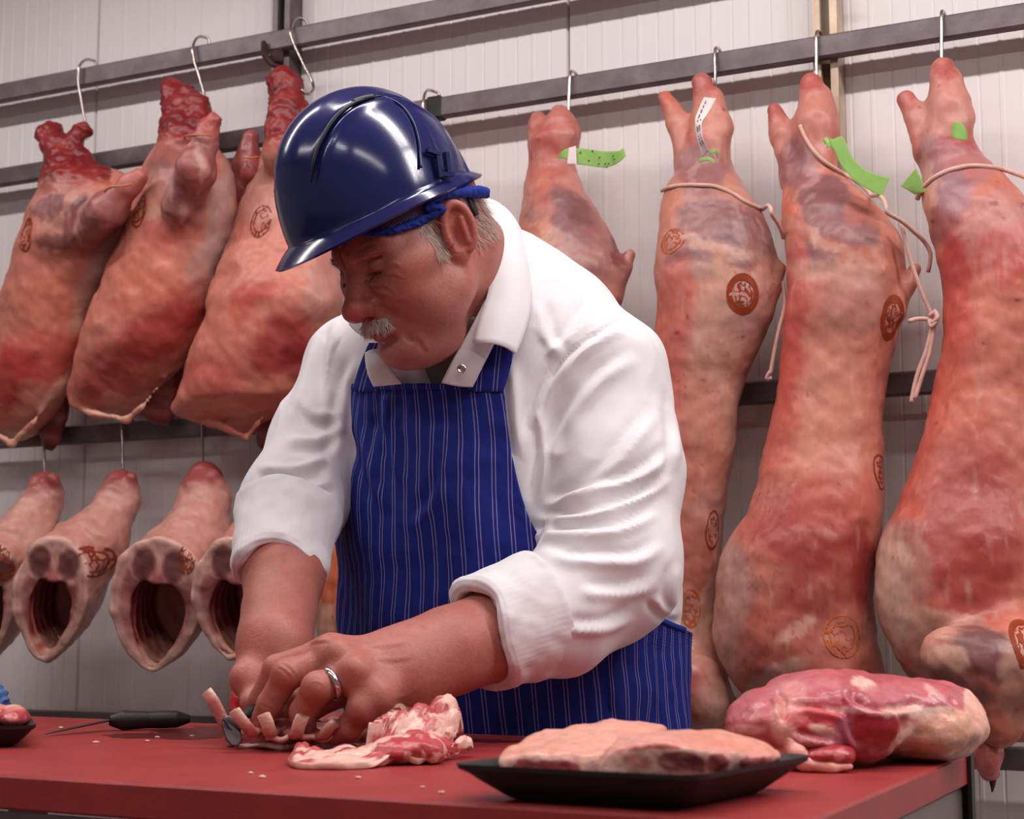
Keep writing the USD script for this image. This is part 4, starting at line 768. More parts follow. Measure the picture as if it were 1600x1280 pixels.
def cast_strip(pl, pr, n, m_, lift, thick, f=None):
    a, b = resample(np.array([(x, y, 0) for x, y in pl], float), n)[:, :2], resample(np.array([(x, y, 0) for x, y in pr], float), n)[:, :2]; g = np.zeros((n, m_, 3)); uv = np.zeros((n, m_, 2))
    s = np.linspace(0, 1, m_)[None, :, None]; q = a[:, None] * (1 - s) + b[:, None] * s; g = cast_many(f or coat1, q.reshape(-1, 2), 1.6, lift).reshape(n, m_, 3)
    uv[..., 0] = s[..., 0] * np.linalg.norm(b - a, axis=1)[:, None] * 2.0 / F
    vv, ff = sheet(g, thick); return vv, ff, np.vstack([uv.reshape(-1, 2)] * 2)
for pl, pr in (([(742, 540), (738, 575), (735, 612)], [(806, 538), (797, 575), (786, 612)]), ([(578, 536), (562, 575), (552, 612)], [(606, 536), (598, 575), (592, 612)])):
    v, f, uv = cast_strip(pl, pr, 12, 8, .013, .003); put(person, 'apron_strap', (v, f), 'apron_stripe', uv=uv)
v, f = sheet(np.stack([G[2] * 1 + N * .003, G[0] + N * .003]), .002); put(apron, 'hem', (v, f), 'apron_stripe', uv=np.vstack([np.stack([UVA[2], UVA[0]]).reshape(-1, 2)] * 2))
put(apron, 'waist_tie', tube([G[int((y - 600) / 690 * (nr - 1)), -1] + N * .004 for y in (905, 930, 950, 970, 985)], .004, 8, 30), 'apron_blue', label='turned side edge with the tie')

# -- head
def head_field():
    E = lambda c, r: ell(c, r)
    def f(p):
        q = local(p); q[:, 0] = np.abs(q[:, 0]); q[:, 2] = np.where(q[:, 2] < 0, q[:, 2] * 1.08, q[:, 2]); s = q
        C_ = lambda a, b, ra, rb: rc(a, b, ra, rb)(s)
        d = E((0, -.012, .055), (.079, .100, .088))(s)
        d = smin(d, E((0, .038, -.005), (.066, .060, .088))(s), .03)
        d = smin(d, C_((.052, .012, -.052), (.014, .074, -.096), .033, .025), .03)          # jaw
        d = smin(d, E((.050, .036, -.066), (.030, .034, .034))(s), .02)                      # jowl
        d = smin(d, E((.040, .066, -.026), (.031, .028, .028))(s), .02)                      # cheek
        d = smin(d, E((.060, .045, .0), (.022, .035, .022))(s), .02)                         # cheekbone
        d = smin(d, E((0, .086, -.098), (.026, .022, .020))(s), .014)                        # chin
        d = smin(d, E((0, .040, -.112), (.048, .045, .030))(s), .03)                         # double chin
        d = smin(d, C_((.010, .090, .036), (.050, .066, .036), .012, .012), .016)           # brow
        d = smin(d, E((0, .088, -.052), (.030, .022, .026))(s), .016)                        # mouth mound
        k = ell((.034, .106, .014), (.017, .018, .012))(s); d = -smin(-d, k, .012)           # eye hollow
        d = smin(d, E((.034, .0765, .014), (.0155, .0150, .0135))(s), .003)                  # lidded eye
        d = smin(d, C_((.020, .0835, -.004), (.048, .070, -.003), .0065, .0055), .007)      # bag under the eye
        k = C_((.021, .0955, .0065), (.046, .081, .0075), .0016, .0012); d = -smin(-d, k, .002)   # lid slit
        k = C_((.020, .095, .0245), (.048, .079, .022), .0018, .0014); d = -smin(-d, k, .004)     # lid crease
        k = C_((.024, .091, -.015), (.052, .071, -.010), .0018, .001); d = -smin(-d, k, .004)     # below the bag
        d = smin(d, C_((0, .089, .022), (0, .113, -.024), .0105, .0160), .010)              # nose
        d = smin(d, E((0, .1160, -.026), (.0185, .0165, .0160))(s), .006)
        d = smin(d, E((.0170, .103, -.030), (.0105, .0135, .0115))(s), .006)                # wings
        k = E((.0085, .110, -.042), (.0050, .0065, .0045))(s); d = -smin(-d, k, .003)
        k = C_((.0265, .106, -.020), (.028, .100, -.034), .0015, .0015); d = -smin(-d, k, .005)
        k = C_((.027, .104, -.036), (.041, .090, -.064), .0024, .0012); d = -smin(-d, k, .009)    # fold beside the mouth
        k = C_((.036, .092, -.074), (.034, .087, -.090), .0012, .0008); d = -smin(-d, k, .008)
        d = smin(d, C_((0, .106, -.057), (.022, .096, -.061), .0060, .0040), .006)          # lips
        d = smin(d, C_((0, .1035, -.0715), (.019, .095, -.068), .0070, .0045), .006)
        k = C_((0, .1125, -.0645), (.025, .0975, -.0640), .0016, .0012); d = -smin(-d, k, .003)
        k = C_((0, .106, -.0825), (.018, .098, -.080), .003, .002); d = -smin(-d, k, .008)
        k = C_((0, .104, .030), (0, .094, .048), .002, .002); d = -smin(-d, k, .006)
        # ear
        e = s - np.array([.0785, -.010, .004]); an = math.radians(24); ca, sa = math.cos(an), math.sin(an)
        ex = e[:, 0] * ca + e[:, 1] * sa; ey = -e[:, 0] * sa + e[:, 1] * ca; ez = e[:, 2] - .0; tb = math.radians(10)
        ey, ez = ey * math.cos(tb) + ez * math.sin(tb), -ey * math.sin(tb) + ez * math.cos(tb)
        w = np.stack([ex, ey, ez], 1)
        ear = ell((.004, -.004, .004), (.0075, .0190, .034))(w)
        ear = smin(ear, ell((.004, .002, -.026), (.0075, .0115, .014))(w), .008)
        th = np.linspace(-70, 205, 22); rim = [(.0095, -.004 - .0170 * math.cos(math.radians(t_)), .006 + .0310 * math.sin(math.radians(t_))) for t_ in th]
        con = ell((.0125, .001, -.002), (.0065, .0105, .0165))(w); ear = -smin(-ear, con, .004)
        con = ell((.0125, -.004, .021), (.0045, .0095, .0100))(w); ear = -smin(-ear, con, .004)
        for i in range(21): ear = smin(ear, rc(rim[i], rim[i + 1], .0043, .0043)(w), .003)
        ear = smin(ear, rc((.010, -.009, .018), (.010, -.010, -.012), .0035, .003)(w), .004)
        ear = smin(ear, ell((.009, .0125, -.003), (.004, .004, .0065))(w), .004)
        d = smin(d, ear, .007)
        return d
    return f
head_f = head_field()
neck_f = union([neck0, chain([H(0, -.055, .0), P(752, 440, 2.09)], [.055, .07], .02)], .03)
head_neck = union([head_f, neck_f], .022)
FACE_LINES = [([(594, 420), (612, 412), (628, 416)], 3, .9), ([(596, 428), (614, 428), (632, 436)], 3, .9), ([(590, 440), (606, 448), (622, 462)], 3, .8), ([(560, 402), (585, 392), (610, 394)], 4, 1.0), ([(556, 388), (580, 378), (604, 374)], 4, .9), ([(540, 402), (536, 392), (540, 382)], 3, .9), ([(548, 404), (546, 392)], 3, .8),
    ([(570, 440), (590, 447), (606, 446)], 3, 1.0), ([(580, 452), (606, 462), (640, 468)], 4, .8), ([(700, 560), (730, 530), (750, 490)], 6, 1.2), ([(650, 520), (664, 536), (672, 552)], 5, 1.0)]
hv, hf_ = surf(head_neck, np.minimum(HC - .165, P(700, 590, 1.95) - .12), HC + np.array([.20, .24, .16]), .0018)
def skin_col(v, seed=0):
    c = np.tile(np.array(A(174, 112, 100)), (len(v), 1)); c = mottled(c, v, 40, seed, .12); c = mottled(c, v, 16, seed + 4, .35, A(174, 90, 80)); return mottled(c, v, 130, seed + 9, .25, A(132, 66, 58))
hv = strokes(hv, vnormals(hv, hf_), FACE_LINES, -.2)
hc = skin_col(hv, 3); s = local(hv); ax = np.abs(s[:, 0])
def blend(c, w, t_): return c + np.clip(w, 0, 1)[:, None] * (np.array(t_) - c)
def near(c, r): return np.clip(1.35 - np.linalg.norm((np.stack([ax, s[:, 1], s[:, 2]], 1) - c) / np.asarray(r), axis=1), 0, 1)
hc = blend(hc, near((0, .118, -.026), (.03, .03, .028)) * .75, A(172, 72, 70)); hc = blend(hc, near((.045, .07, -.02), (.035, .03, .03)) * .45, A(182, 92, 82))
hc = blend(hc, near((.085, -.01, .0), (.02, .03, .04)) * .45, A(196, 100, 92)); hc = blend(hc, near((0, .104, -.066), (.024, .014, .009)) * .6, A(166, 82, 78))
beard = np.clip(near((.0, .075, -.095), (.07, .05, .035)) + near((.055, .03, -.06), (.03, .045, .04)), 0, 1) * (noise(hv, 350, 3, 2) * .8 + .1); hc = blend(hc, beard * .5, A(170, 134, 126))
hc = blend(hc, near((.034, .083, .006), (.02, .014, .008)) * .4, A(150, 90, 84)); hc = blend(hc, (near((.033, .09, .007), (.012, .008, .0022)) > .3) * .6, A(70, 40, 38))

# -- arms and hands
def hand_chain(fs, k=.004): return union([pch(c, k) for c in fs], .004)
forearmL = pch([(920, 930, 1.93, 66), (780, 990, 1.865, 64), (700, 1018, 1.825, 60), (632, 1042, 1.795, 50)], .03)
wl = (628, 1042, 1.795)
palmL = union([pch([(*wl, 46), (515, 1022, 1.785, 23)], .01), pch([(*wl, 46), (528, 1030, 1.765, 24)], .01), pch([(*wl, 46), (552, 1055, 1.745, 24)], .01), pch([(*wl, 44), (590, 1086, 1.735, 23)], .01), pch([(640, 1055, 1.79, 44), (590, 1075, 1.78, 34)], .01), pch([(515, 1022, 1.785, 22), (528, 1030, 1.765, 23), (552, 1055, 1.745, 23), (590, 1086, 1.735, 22)], .01)], .022)
fingersL = [pch([(508, 1018, 1.785, 21), (432, 1044, 1.79, 20.5), (408, 1092, 1.805, 18), (406, 1124, 1.815, 15)], .004),
            pch([(524, 1030, 1.765, 22), (450, 1054, 1.76, 22.5), (422, 1100, 1.772, 20), (404, 1134, 1.785, 16)], .004),
            pch([(550, 1054, 1.745, 22), (496, 1076, 1.735, 24), (474, 1112, 1.75, 21), (478, 1142, 1.765, 16)], .004),
            pch([(588, 1086, 1.735, 22), (566, 1110, 1.735, 23), (546, 1136, 1.745, 20), (524, 1150, 1.755, 15)], .004)]
thumbL = pch([(600, 1060, 1.80, 30), (540, 1080, 1.83, 22), (490, 1105, 1.835, 18), (460, 1125, 1.83, 14)], .006)
hL = palmL
for g in fingersL: hL = (lambda a, b: lambda p: smin(a(p), b(p), .007))(hL, g)
hL = (lambda a, b: lambda p: smin(a(p), b(p), .012))(hL, thumbL)
ten = union([pch([(600, 1030, 1.775, 9), (520, 1012, 1.762, 6)], 0), pch([(604, 1042, 1.76, 9), (535, 1022, 1.742, 6)], 0), pch([(608, 1054, 1.752, 8), (560, 1048, 1.724, 6)], 0)], 0)
bumps = union([ell(P(x, y, Y), [r * Y / F] * 3) for x, y, Y, r in ((446, 1052, 1.752, 15), (496, 1072, 1.724, 16), (562, 1106, 1.722, 14), (514, 1010, 1.765, 15), (530, 1018, 1.75, 16), (556, 1044, 1.728, 16))], .0)
handL = union([lambda p: smin(smin(smin(hL(p), forearmL(p), .03), ten(p), .008), bumps(p), .016)], 0)
creases = union([pch([(436, 1040, 1.738, 1.5), (452, 1070, 1.732, 1.5)], 0), pch([(444, 1040, 1.736, 1.2), (460, 1066, 1.731, 1.2)], 0), pch([(404, 1096, 1.735, 1.2), (424, 1110, 1.733, 1.2)], 0)], 0)
handLf = handL
lv, lf = surf(handLf, np.minimum(P(380, 1165, 1.8), P(380, 1165, 1.7)) - [.0, .08, .0], P(925, 900, 1.93) + [.08, .14, .06], .0021)
forearmR = pch([(450, 820, 2.05, 60), (443, 900, 1.985, 56), (436, 960, 1.93, 50), (430, 1005, 1.89, 43)], .03)
wr = (428, 1008, 1.885)
palmR = union([pch([(*wr, 42), (388, 1062, 1.845, 21)], .01), pch([(*wr, 42), (402, 1060, 1.865, 24)], .01), pch([(*wr, 42), (430, 1062, 1.885, 24)], .01), pch([(*wr, 40), (455, 1058, 1.90, 22)], .01), pch([(388, 1062, 1.845, 21), (402, 1060, 1.865, 24), (430, 1062, 1.885, 24), (455, 1058, 1.90, 22)], .01)], .022)
fingersR = [pch([(388, 1064, 1.845, 20), (396, 1098, 1.825, 18.5), (428, 1108, 1.83, 17), (448, 1104, 1.84, 13)], .004),
            pch([(404, 1064, 1.865, 20), (410, 1102, 1.85, 19), (440, 1114, 1.85, 17), (462, 1108, 1.86, 13)], .004),
            pch([(430, 1066, 1.885, 20), (436, 1104, 1.87, 19), (464, 1116, 1.868, 17), (484, 1108, 1.878, 13)], .004),
            pch([(455, 1062, 1.90, 18), (462, 1096, 1.888, 17), (486, 1108, 1.885, 15), (502, 1100, 1.89, 12)], .004)]
hR = palmR
for g in fingersR: hR = (lambda a, b: lambda p: smin(a(p), b(p), .007))(hR, g)
hR = (lambda a, b: lambda p: smin(a(p), b(p), .012))(hR, pch([(440, 1020, 1.87, 30), (452, 1062, 1.845, 20), (458, 1092, 1.83, 17), (446, 1112, 1.825, 13)], .006))
kn = union([ell(P(x, y, Y), [r * Y / F] * 3) for x, y, Y, r in ((382, 1056, 1.84, 15), (394, 1098, 1.818, 12), (430, 1056, 1.872, 16))], 0)
handR = lambda p: smin(smin(hR(p), forearmR(p), .03), kn(p), .012)
rv, rf = surf(handR, np.array([P(350, 1150, 1.8)[0] - .01, 1.74, P(350, 1150, 1.84)[2]]), np.array([P(530, 900, 1.95)[0], 2.12, P(400, 815, 2.05)[2]]), .0023)
lv = strokes(lv, vnormals(lv, lf), [([(434, 1040), (446, 1046), (458, 1060)], 2.2, .7), ([(442, 1034), (454, 1042), (464, 1056)], 2.2, .6), ([(406, 1096), (418, 1102), (432, 1108)], 2, .6), ([(486, 1066), (498, 1066), (508, 1074)], 2.2, .5), ([(470, 1012), (490, 1002), (520, 1000)], 3, .9), ([(610, 1092), (640, 1084), (662, 1060)], 3, .6), ([(560, 1020), (600, 1030), (650, 1024)], 4, .7), ([(548, 1004), (590, 1008), (640, 1000)], 4, .6)], -.2)
lc = skin_col(lv, 5); rcol = skin_col(rv, 6)
bw = np.clip(-bumps(lv) / .004 + .6, 0, 1); lc = lc + bw[:, None] * .45 * (np.array(A(188, 96, 84)) - lc)
tv, tt_ = surf(off(union([torso, pch([(945, 588, 2.03, 70), (950, 890, 1.945, 70), (930, 925, 1.93, 60)], .02), pch([(556, 572, 2.19, 55), (457, 790, 2.08, 55), (450, 830, 2.05, 52)], .02), neck0], .04), -.022), lo, hi, .011)
parts_ = [(hv, hf_, hc), (lv, lf, lc), (rv, rf, rcol), (tv, tt_, skin_col(tv, 7))]
bv, bf = join(*[(a, b) for a, b, _ in parts_]); bc = np.vstack([c for *_, c in parts_]) * [.92, .88, .88]
put(person, 'body', (bv, bf), 'skin', bc, label='ruddy face, neck, bare forearms and hands')
rg = P(518, 1068, 1.735); ra = P(498, 1078, 1.728) - P(550, 1054, 1.745); ra /= np.linalg.norm(ra); e1 = np.cross(ra, ZV); e1 /= np.linalg.norm(e1); e2 = np.cross(ra, e1)
put(person, 'ring', tube([rg + .0168 * (math.cos(a) * e1 + math.sin(a) * e2) for a in np.linspace(0, 2 * np.pi, 48, endpoint=False)], .0026, 8, close=True, flat=1.5, upv=e1), 'ring_steel', label='plain silver ring on the left hand')

# -- hair: moustache, sideburn, brows, lashes, nape
rng = np.random.default_rng(4)
def hairs(parent, name, n, root, direction, length, width, material, jit=.35, lift=.0006, label=None):
    R0 = np.array([root(rng) for _ in range(n)]); dl = np.array([direction(r) for r in R0]) + rng.normal(0, jit, (n, 3)); dw = dl @ HM; dw /= np.linalg.norm(dw, axis=1, keepdims=True)
    grad = lambda w: np.stack([head_neck(w + np.eye(3)[i] * .001) - head_neck(w - np.eye(3)[i] * .001) for i in range(3)], 1) / .002
    w = HC + R0 @ HM
    for _ in range(6): w = w - (head_neck(w) - lift * .2)[:, None] * grad(w)
    L = length * rng.uniform(.6, 1.2, (n, 1)); S = [w]
    for k in range(1, 5):
        q = w + dw * L * k / 4; S.append(q - np.minimum(head_neck(q) - lift - .0012 * k / 4, 0)[:, None] * grad(q))
    curves(parent, name, list(np.stack(S, 1)), width, material, label)
hairs(person, 'moustache', 420, lambda r: ((x := r.uniform(-.027, .027)), .108 - abs(x) * .35, -.0475 - abs(x) * .12 + r.uniform(-.005, .005)), lambda p: (p[0] * 22, .25, -.9), .011, .0007, 'grey_hair', .25, label='short grey moustache')
hairs(person, 'sideburn', 260, lambda r: (-0 + .076 + 0 * r.uniform(), .020 + r.uniform(-.012, .012), .012 + r.uniform(-.022, .026)), lambda p: (0, -.15, -1), .016, .0006, 'grey_hair', .25, label='grey sideburn in front of the ear')
for sx in (1, -1):
    hairs(person, 'eyebrow', 70, lambda r, sx=sx: (sx * (x := r.uniform(.012, .048)), .105 - x * .45, .036 + r.uniform(-.004, .004)), lambda p, sx=sx: (sx, -.1, .15), .007, .0004, 'sandy_hair', .2)
    hairs(person, 'eyelash', 26, lambda r, sx=sx: (sx * (x := r.uniform(.022, .046)), .118 - x * .75, .006), lambda p, sx=sx: (sx * .25, .8, -.45), .007, .0005, 'dark_lash', .1, lift=.001)
hairs(person, 'nape_hair', 420, lambda r: (.07 - (y := r.uniform(0, .06)) * .5, -.035 - y, .012 + r.uniform(-.035, .03)), lambda p: (0, -.4, -1), .014, .0007, 'grey_hair', .25, label='short grey hair behind the ear')

# -- helmet
hp = math.radians(28); F2 = FH * math.cos(hp) - ZV * math.sin(hp); U2 = FH * math.sin(hp) + ZV * math.cos(hp); HO = P(593, 327, 1.93)
def K(x, y, z): return HO + np.multiply.outer(x, LAT) + np.multiply.outer(y, F2) + np.multiply.outer(z, U2)
ax_, by_, h_ = .112, .125, .148
def shell(inset=0.0, nv=90, nu=180):
    th = np.arange(nu) * 2 * np.pi / nu; g = np.zeros((nv, nu, 3)); c, s_ = np.sin(th), np.cos(th)       # s_ = forward
    ff = np.clip(s_, 0, 1) ; bk = np.clip(-s_, 0, 1)
    wid = .006 + .024 * ff ** 2.4 + .010 * np.clip((bk - .55) / .45, 0, 1) ** .8
    drop = .010 * ff ** 2 + .004
    for i in range(nv):
        t_ = i / (nv - 1) * 1.28
        if t_ <= 1:
            ph_ = t_ * np.pi / 2; sp, cp = math.sin(ph_) ** .92, max(math.cos(ph_), 0) ** .96
            x, y, z = (ax_ - inset) * sp * c, (by_ - inset) * sp * s_, (h_ - inset) * cp + 0 * c
            x = x * (1 - .03 * (1 - abs(s_)))
        else:
            w = (t_ - 1) / .28; e = wid * w; x, y = (ax_ - inset + e) * c, (by_ - inset + e) * s_; z = -drop * w ** 1.3 - .006 * w + inset * 0 - (inset > 0) * .0025
        y = np.asarray(y, float); z = np.asarray(z, float) + 0 * c
        if inset == 0 and t_ <= 1:
            lon = np.abs(x); gz = np.zeros_like(z)
            for g0, wd, dp in ((.058, .0034, -.0050), (.0645, .0045, .0026)):
                m_ = np.exp(-((lon - g0 * (0.75 + .35 * np.clip(z / h_, 0, 1))) / wd) ** 2) * np.clip((z - .040) / .03, 0, 1); gz += dp * m_
            gz += .004 * np.exp(-(lon / .034) ** 4) * np.clip((z - .06) / .03, 0, 1)
            side = np.exp(-((y + .030 + .25 * z) / .0022) ** 2) * np.clip((.085 - z) / .03, 0, 1) * (np.abs(x) > .05) * .0016; gz += side
            nrm = np.stack([x / ax_ ** 2, y / by_ ** 2, z / h_ ** 2]); nrm /= np.linalg.norm(nrm, axis=0); x, y, z = x + nrm[0] * gz, y + nrm[1] * gz, z + nrm[2] * gz
        g[i] = np.stack([x, y, z], 1)
    return g
go, gi = shell(0), shell(.0035)
def wrap(g, flip):
    nv, nu = g.shape[:2]; i, j = np.meshgrid(np.arange(nv - 1), np.arange(nu), indexing='ij'); a = (i * nu + j).ravel(); b = (i * nu + (j + 1) % nu).ravel(); q = np.stack([a, b, b + nu, a + nu], 1)
    return q[:, ::-1] if flip else q
nu = 180; q1_ = wrap(go, False); q2_ = wrap(gi, True) + go.shape[0] * nu
j = np.arange(nu); rim_q = np.stack([(go.shape[0] - 1) * nu + j, (go.shape[0] - 1) * nu + (j + 1) % nu, go.shape[0] * nu + (gi.shape[0] - 1) * nu + (j + 1) % nu, go.shape[0] * nu + (gi.shape[0] - 1) * nu + j], 1)
lv_ = np.vstack([go.reshape(-1, 3), gi.reshape(-1, 3)]); qq = np.vstack([q1_, q2_, rim_q]); wv = K(lv_[:, 0], lv_[:, 1], lv_[:, 2])
tm = trimesh.Trimesh(wv, np.vstack([qq[:, [0, 1, 2]], qq[:, [0, 2, 3]]]), process=True); tm.fix_normals()
helmet = put(person, 'helmet', tm, 'helmet_blue', smooth=50, label='glossy dark blue hard hat')
def khull(pts): 
    b = trimesh.convex.convex_hull(np.array(pts)); return K(b.vertices[:, 0], b.vertices[:, 1], b.vertices[:, 2]), b.faces
def kbox(c, sz, rz=0.0, rx=0.0):
    b = trimesh.creation.box(sz); M = trimesh.transformations.euler_matrix(rx, 0, rz)[:3, :3]; vv = b.vertices @ M.T + c; vv = K(vv[:, 0], vv[:, 1], vv[:, 2]); tmm = trimesh.Trimesh(vv, b.faces); tmm.fix_normals(); return tmm.vertices, tmm.faces
def dome(p):
    q = p - HO; x, y, z = q @ LAT / (1 - .0), q @ F2, np.maximum(q @ U2, 0); r = np.hypot(x / ax_, y / by_)
    return (np.sqrt(r ** (2 / .92) + (z / h_) ** (2 / .96)) - 1) * .115
def on_dome(pp, n=40):
    q = resample(np.array([(x, y, 0) for x, y in pp], float), n)[:, :2]; return meet(dome, q, 1.6, 2.05, .0)
gv = on_dome([(486, 284), (492, 246), (508, 208), (532, 176), (562, 157), (596, 150)])
put(helmet, 'groove', tube(gv, np.interp(np.linspace(0, 1, 40), [0, .15, .8, 1], [.001, .0026, .003, .0012]), 8), 'groove_blue', label='dark curved groove in the shell')
put(helmet, 'vent_slot', tube(on_dome([(552, 160), (568, 154), (584, 151)], 16), .0038, 8), 'black_rubber', label='black vent slot in the groove')
put(helmet, 'shell_ridge', tube(on_dome([(600, 152), (628, 166), (648, 196), (656, 230), (658, 262)]), .0018, 8), 'helmet_blue', label='raised moulding line down the side')
put(helmet, 'accessory_slot', join(kbox((.1105, -.028, .020), (.008, .005, .026), 0, .35), kbox((.1105, -.042, .020), (.008, .005, .026), 0, .35), kbox((.1105, -.035, .008), (.007, .018, .005), 0, .35), kbox((.1095, -.030, .038), (.007, .018, .004), 0, .6)), 'helmet_blue', smooth=False, label='clip slot on the side of the shell')
th = np.linspace(-1.1, 1.1, 40) + math.pi
band = np.stack([np.stack([K(.100 * np.sin(th), .117 * np.cos(th), np.full(40, z)) for z in np.linspace(.012, -.040, 5)])])[0]
put(helmet, 'harness', sheet(band, .003), 'harness_grey', label='pale grey head harness')
a_ = math.pi - .95
put(helmet, 'chin_strap', sheet(np.array([[K(.106 * math.sin(a_ + d), .122 * math.cos(a_ + d), z) for d in (-.05, .0, .05)] for z in np.linspace(.0, -.052, 6)]), .003), 'black_rubber', label='black strap behind the harness')
# -- hair net
def on_head(x, y, lift): return cast(head_f, x, y, 1.5, lift)
bandp = [on_head(x, y, .003) for x, y in ((560, 360), (585, 364), (612, 361), (640, 352), (668, 340), (690, 326))]
bandp += [on_head(706, 322, .004), H(.092, -.018, .046), H(.093, -.045, .040)] if False else []
e_ = [H(.080, .012, .050), H(.086, -.012, .054), H(.083, -.040, .046), H(.074, -.070, .036), H(.062, -.088, .030)]
net_band = resample(np.array(bandp + e_), 120); nv_, nf_ = tube(net_band, np.interp(np.linspace(0, 1, 120), [0, .2, .5, .75, 1], [.003, .0045, .0055, .0065, .0075]), 14)
nv_ = nv_ + vnormals(nv_, nf_) * ((noise(nv_, 300, 3, 3) - .5) * .007)[:, None]
net = put(person, 'hair_net', (nv_, nf_), 'net_blue', label='gathered edge of a blue hair net')
cap = lambda p: head_f(p) - .004
S = []
for k in range(60):
    for sgn in (-1, 1):
        th0 = 0.3 + k * .035; s_ = np.linspace(0, 1, 9); th_ = th0 + sgn * s_ * .25; ph_ = -.12 + s_ * .75
        S.append(np.stack([np.sin(th_) * np.cos(ph_), np.cos(th_) * np.cos(ph_), np.sin(ph_)], 1))
D_ = np.vstack(S); c0 = H(0, -.01, .05); pp = HC + (D_ * .14 + np.array([0, -.01, .05])) @ HM; dd = c0 - pp; dd /= np.linalg.norm(dd, axis=1, keepdims=True)
for _ in range(14): pp = pp + dd * cap(pp)[:, None] * .9
S = []
for st in pp.reshape(-1, 9, 3):
    st = resample(st, 40); x_, y_ = px(st); bx, by = px(net_band); yb = np.interp(x_, bx[np.argsort(bx)], by[np.argsort(bx)]); ok = (x_ > 588) & (x_ < 735) & (y_ < yb)
    run = []
    for q_, o_ in zip(st, ok):
        if o_: run.append(q_)
        else:
            if len(run) > 2: S.append(np.array(run))
            run = []
    if len(run) > 2: S.append(np.array(run))
curves(net, 'mesh', S, .0007, 'net_blue', 'blue mesh over the temple')

# -- trousers and boots, behind the table
hc_ = P(820, 1180, 2.21); legs = []
for s_, yw in ((-1, 0), (1, 0)):
    hip = hc_ + U * s_ * .09; hip[2] = .86; kne = hip + N * .02; kne[2] = .48; ank = hip - N * .01 + U * s_ * .02; ank[2] = .09
    legs.append(chain([hip, kne, ank], [.105, .075, .06], .02))
lv2, lf2 = surf(union(legs + [ell([*hc_[:2], .88], [.17, .15, .12])], .04), np.array([hc_[0] - .35, hc_[1] - .3, .03]), np.array([hc_[0] + .35, hc_[1] + .3, 1.02]), .012)
put(person, 'trousers', (lv2, lf2), 'trouser_dark')
for s_ in (-1, 1):
    a = hc_ + U * s_ * .11; a[2] = .05; toe = a + N * .15; toe[2] = .035; bt = union([chain([a - N * .05, a, toe], [.05, .052, .04], .02), chain([a + ZV * .02, a + ZV * .2], [.055, .065], .02)], .03)
    bt = (lambda g: lambda p: -smin(-g(p), p[:, 2] * 1.0 - 0.0, .004) if False else np.maximum(g(p), .002 - p[:, 2]))(bt)
    bv2, bf2 = surf(bt, a - [.25, .25, .06], a + [.25, .25, .3], .01); put(person, 'boot', (bv2, bf2), 'boot_white')

# ------------------------------------------------------------------ the red cutting table
FL, BL, BR = T(0, 1211), T(38, 1120), T(1513, 1178.5)
uF, nF, nB = FL @ U, FL @ N, BR @ N; uR = BR @ U; uLft = uF - 0.55
nFm = np.mean([T(0, 1211) @ N, T(340, 1231) @ N, T(1262, 1289) @ N]); nBm = np.mean([T(38, 1119.7) @ N, T(340, 1129) @ N, BR @ N])
def tab_pt(u, n, z): return U * u + N * n + ZV * z
TH = 0.032
table = thing('cutting_table', tab_pt((uLft + uR) / 2, (nFm + nBm) / 2, 0), 'cutting table with a thick dark red top on a grey steel frame', 'table')
cxy = tab_pt((uLft + uR) / 2, (nFm + nBm) / 2, TABLE_Z - TH / 2)
put(table, 'table_top', box(cxy, [uR - uLft, nFm - nBm, TH], U, -N, ZV, .0025), 'table_red', smooth=False, label='thick dark red plastic cutting board top')
wd, dp = uR - uLft, nFm - nBm
put(table, 'apron_panel', box(tab_pt((uLft + uR) / 2, nFm - .012, TABLE_Z - TH - .0525), [wd - .03, .003, .10]), 'table_steel', smooth=False)
put(table, 'apron_panel', box(tab_pt(uR - .008, (nFm + nBm) / 2, TABLE_Z - TH - .0525), [.003, dp - .02, .10]), 'table_steel', smooth=False)
put(table, 'corner_bracket', join(box(tab_pt(uR + .0025, nBm + .010, TABLE_Z - .055), [.004, .016, .112]), box(tab_pt(uR - .004, nBm - .001, TABLE_Z - .055), [.016, .003, .112])), 'dark_steel', smooth=False, label='dark steel corner bracket')
for a in (uLft + .05, uR - .05):
    for b in (nFm - .05, nBm + .05): put(table, 'leg', box(tab_pt(a, b, (TABLE_Z - TH) / 2), [.04, .04, TABLE_Z - TH - .002], bevel=.003), 'table_steel', smooth=False)
put(table, 'stretcher', box(tab_pt((uLft + uR) / 2, nBm + .05, .2), [wd - .14, .03, .03]), 'table_steel', smooth=False)

def G(x, y, up=0.0): return T(x, y) + ZV * up   # above the table spot seen at (x, y)
def sdfmesh(f, c, r, h, amp=.0012, s=80, seed=0):
    v, t = surf(f, np.asarray(c) - r, np.asarray(c) + r, h); return rough(v, t, amp, s, seed), t
def flat_bottom(f, z=TABLE_Z + .0006): return lambda p: np.maximum(f(p), z - p[:, 2])
def R3(ax, ay): 
    ax = np.asarray(ax, float); ax /= np.linalg.norm(ax); az = ZV; ay = np.cross(az, ax); return np.array([ax, ay, az])
RAW = A(176, 72, 78); RAWD = A(128, 34, 42); RFAT = A(226, 186, 172); RPALE = A(206, 138, 132)

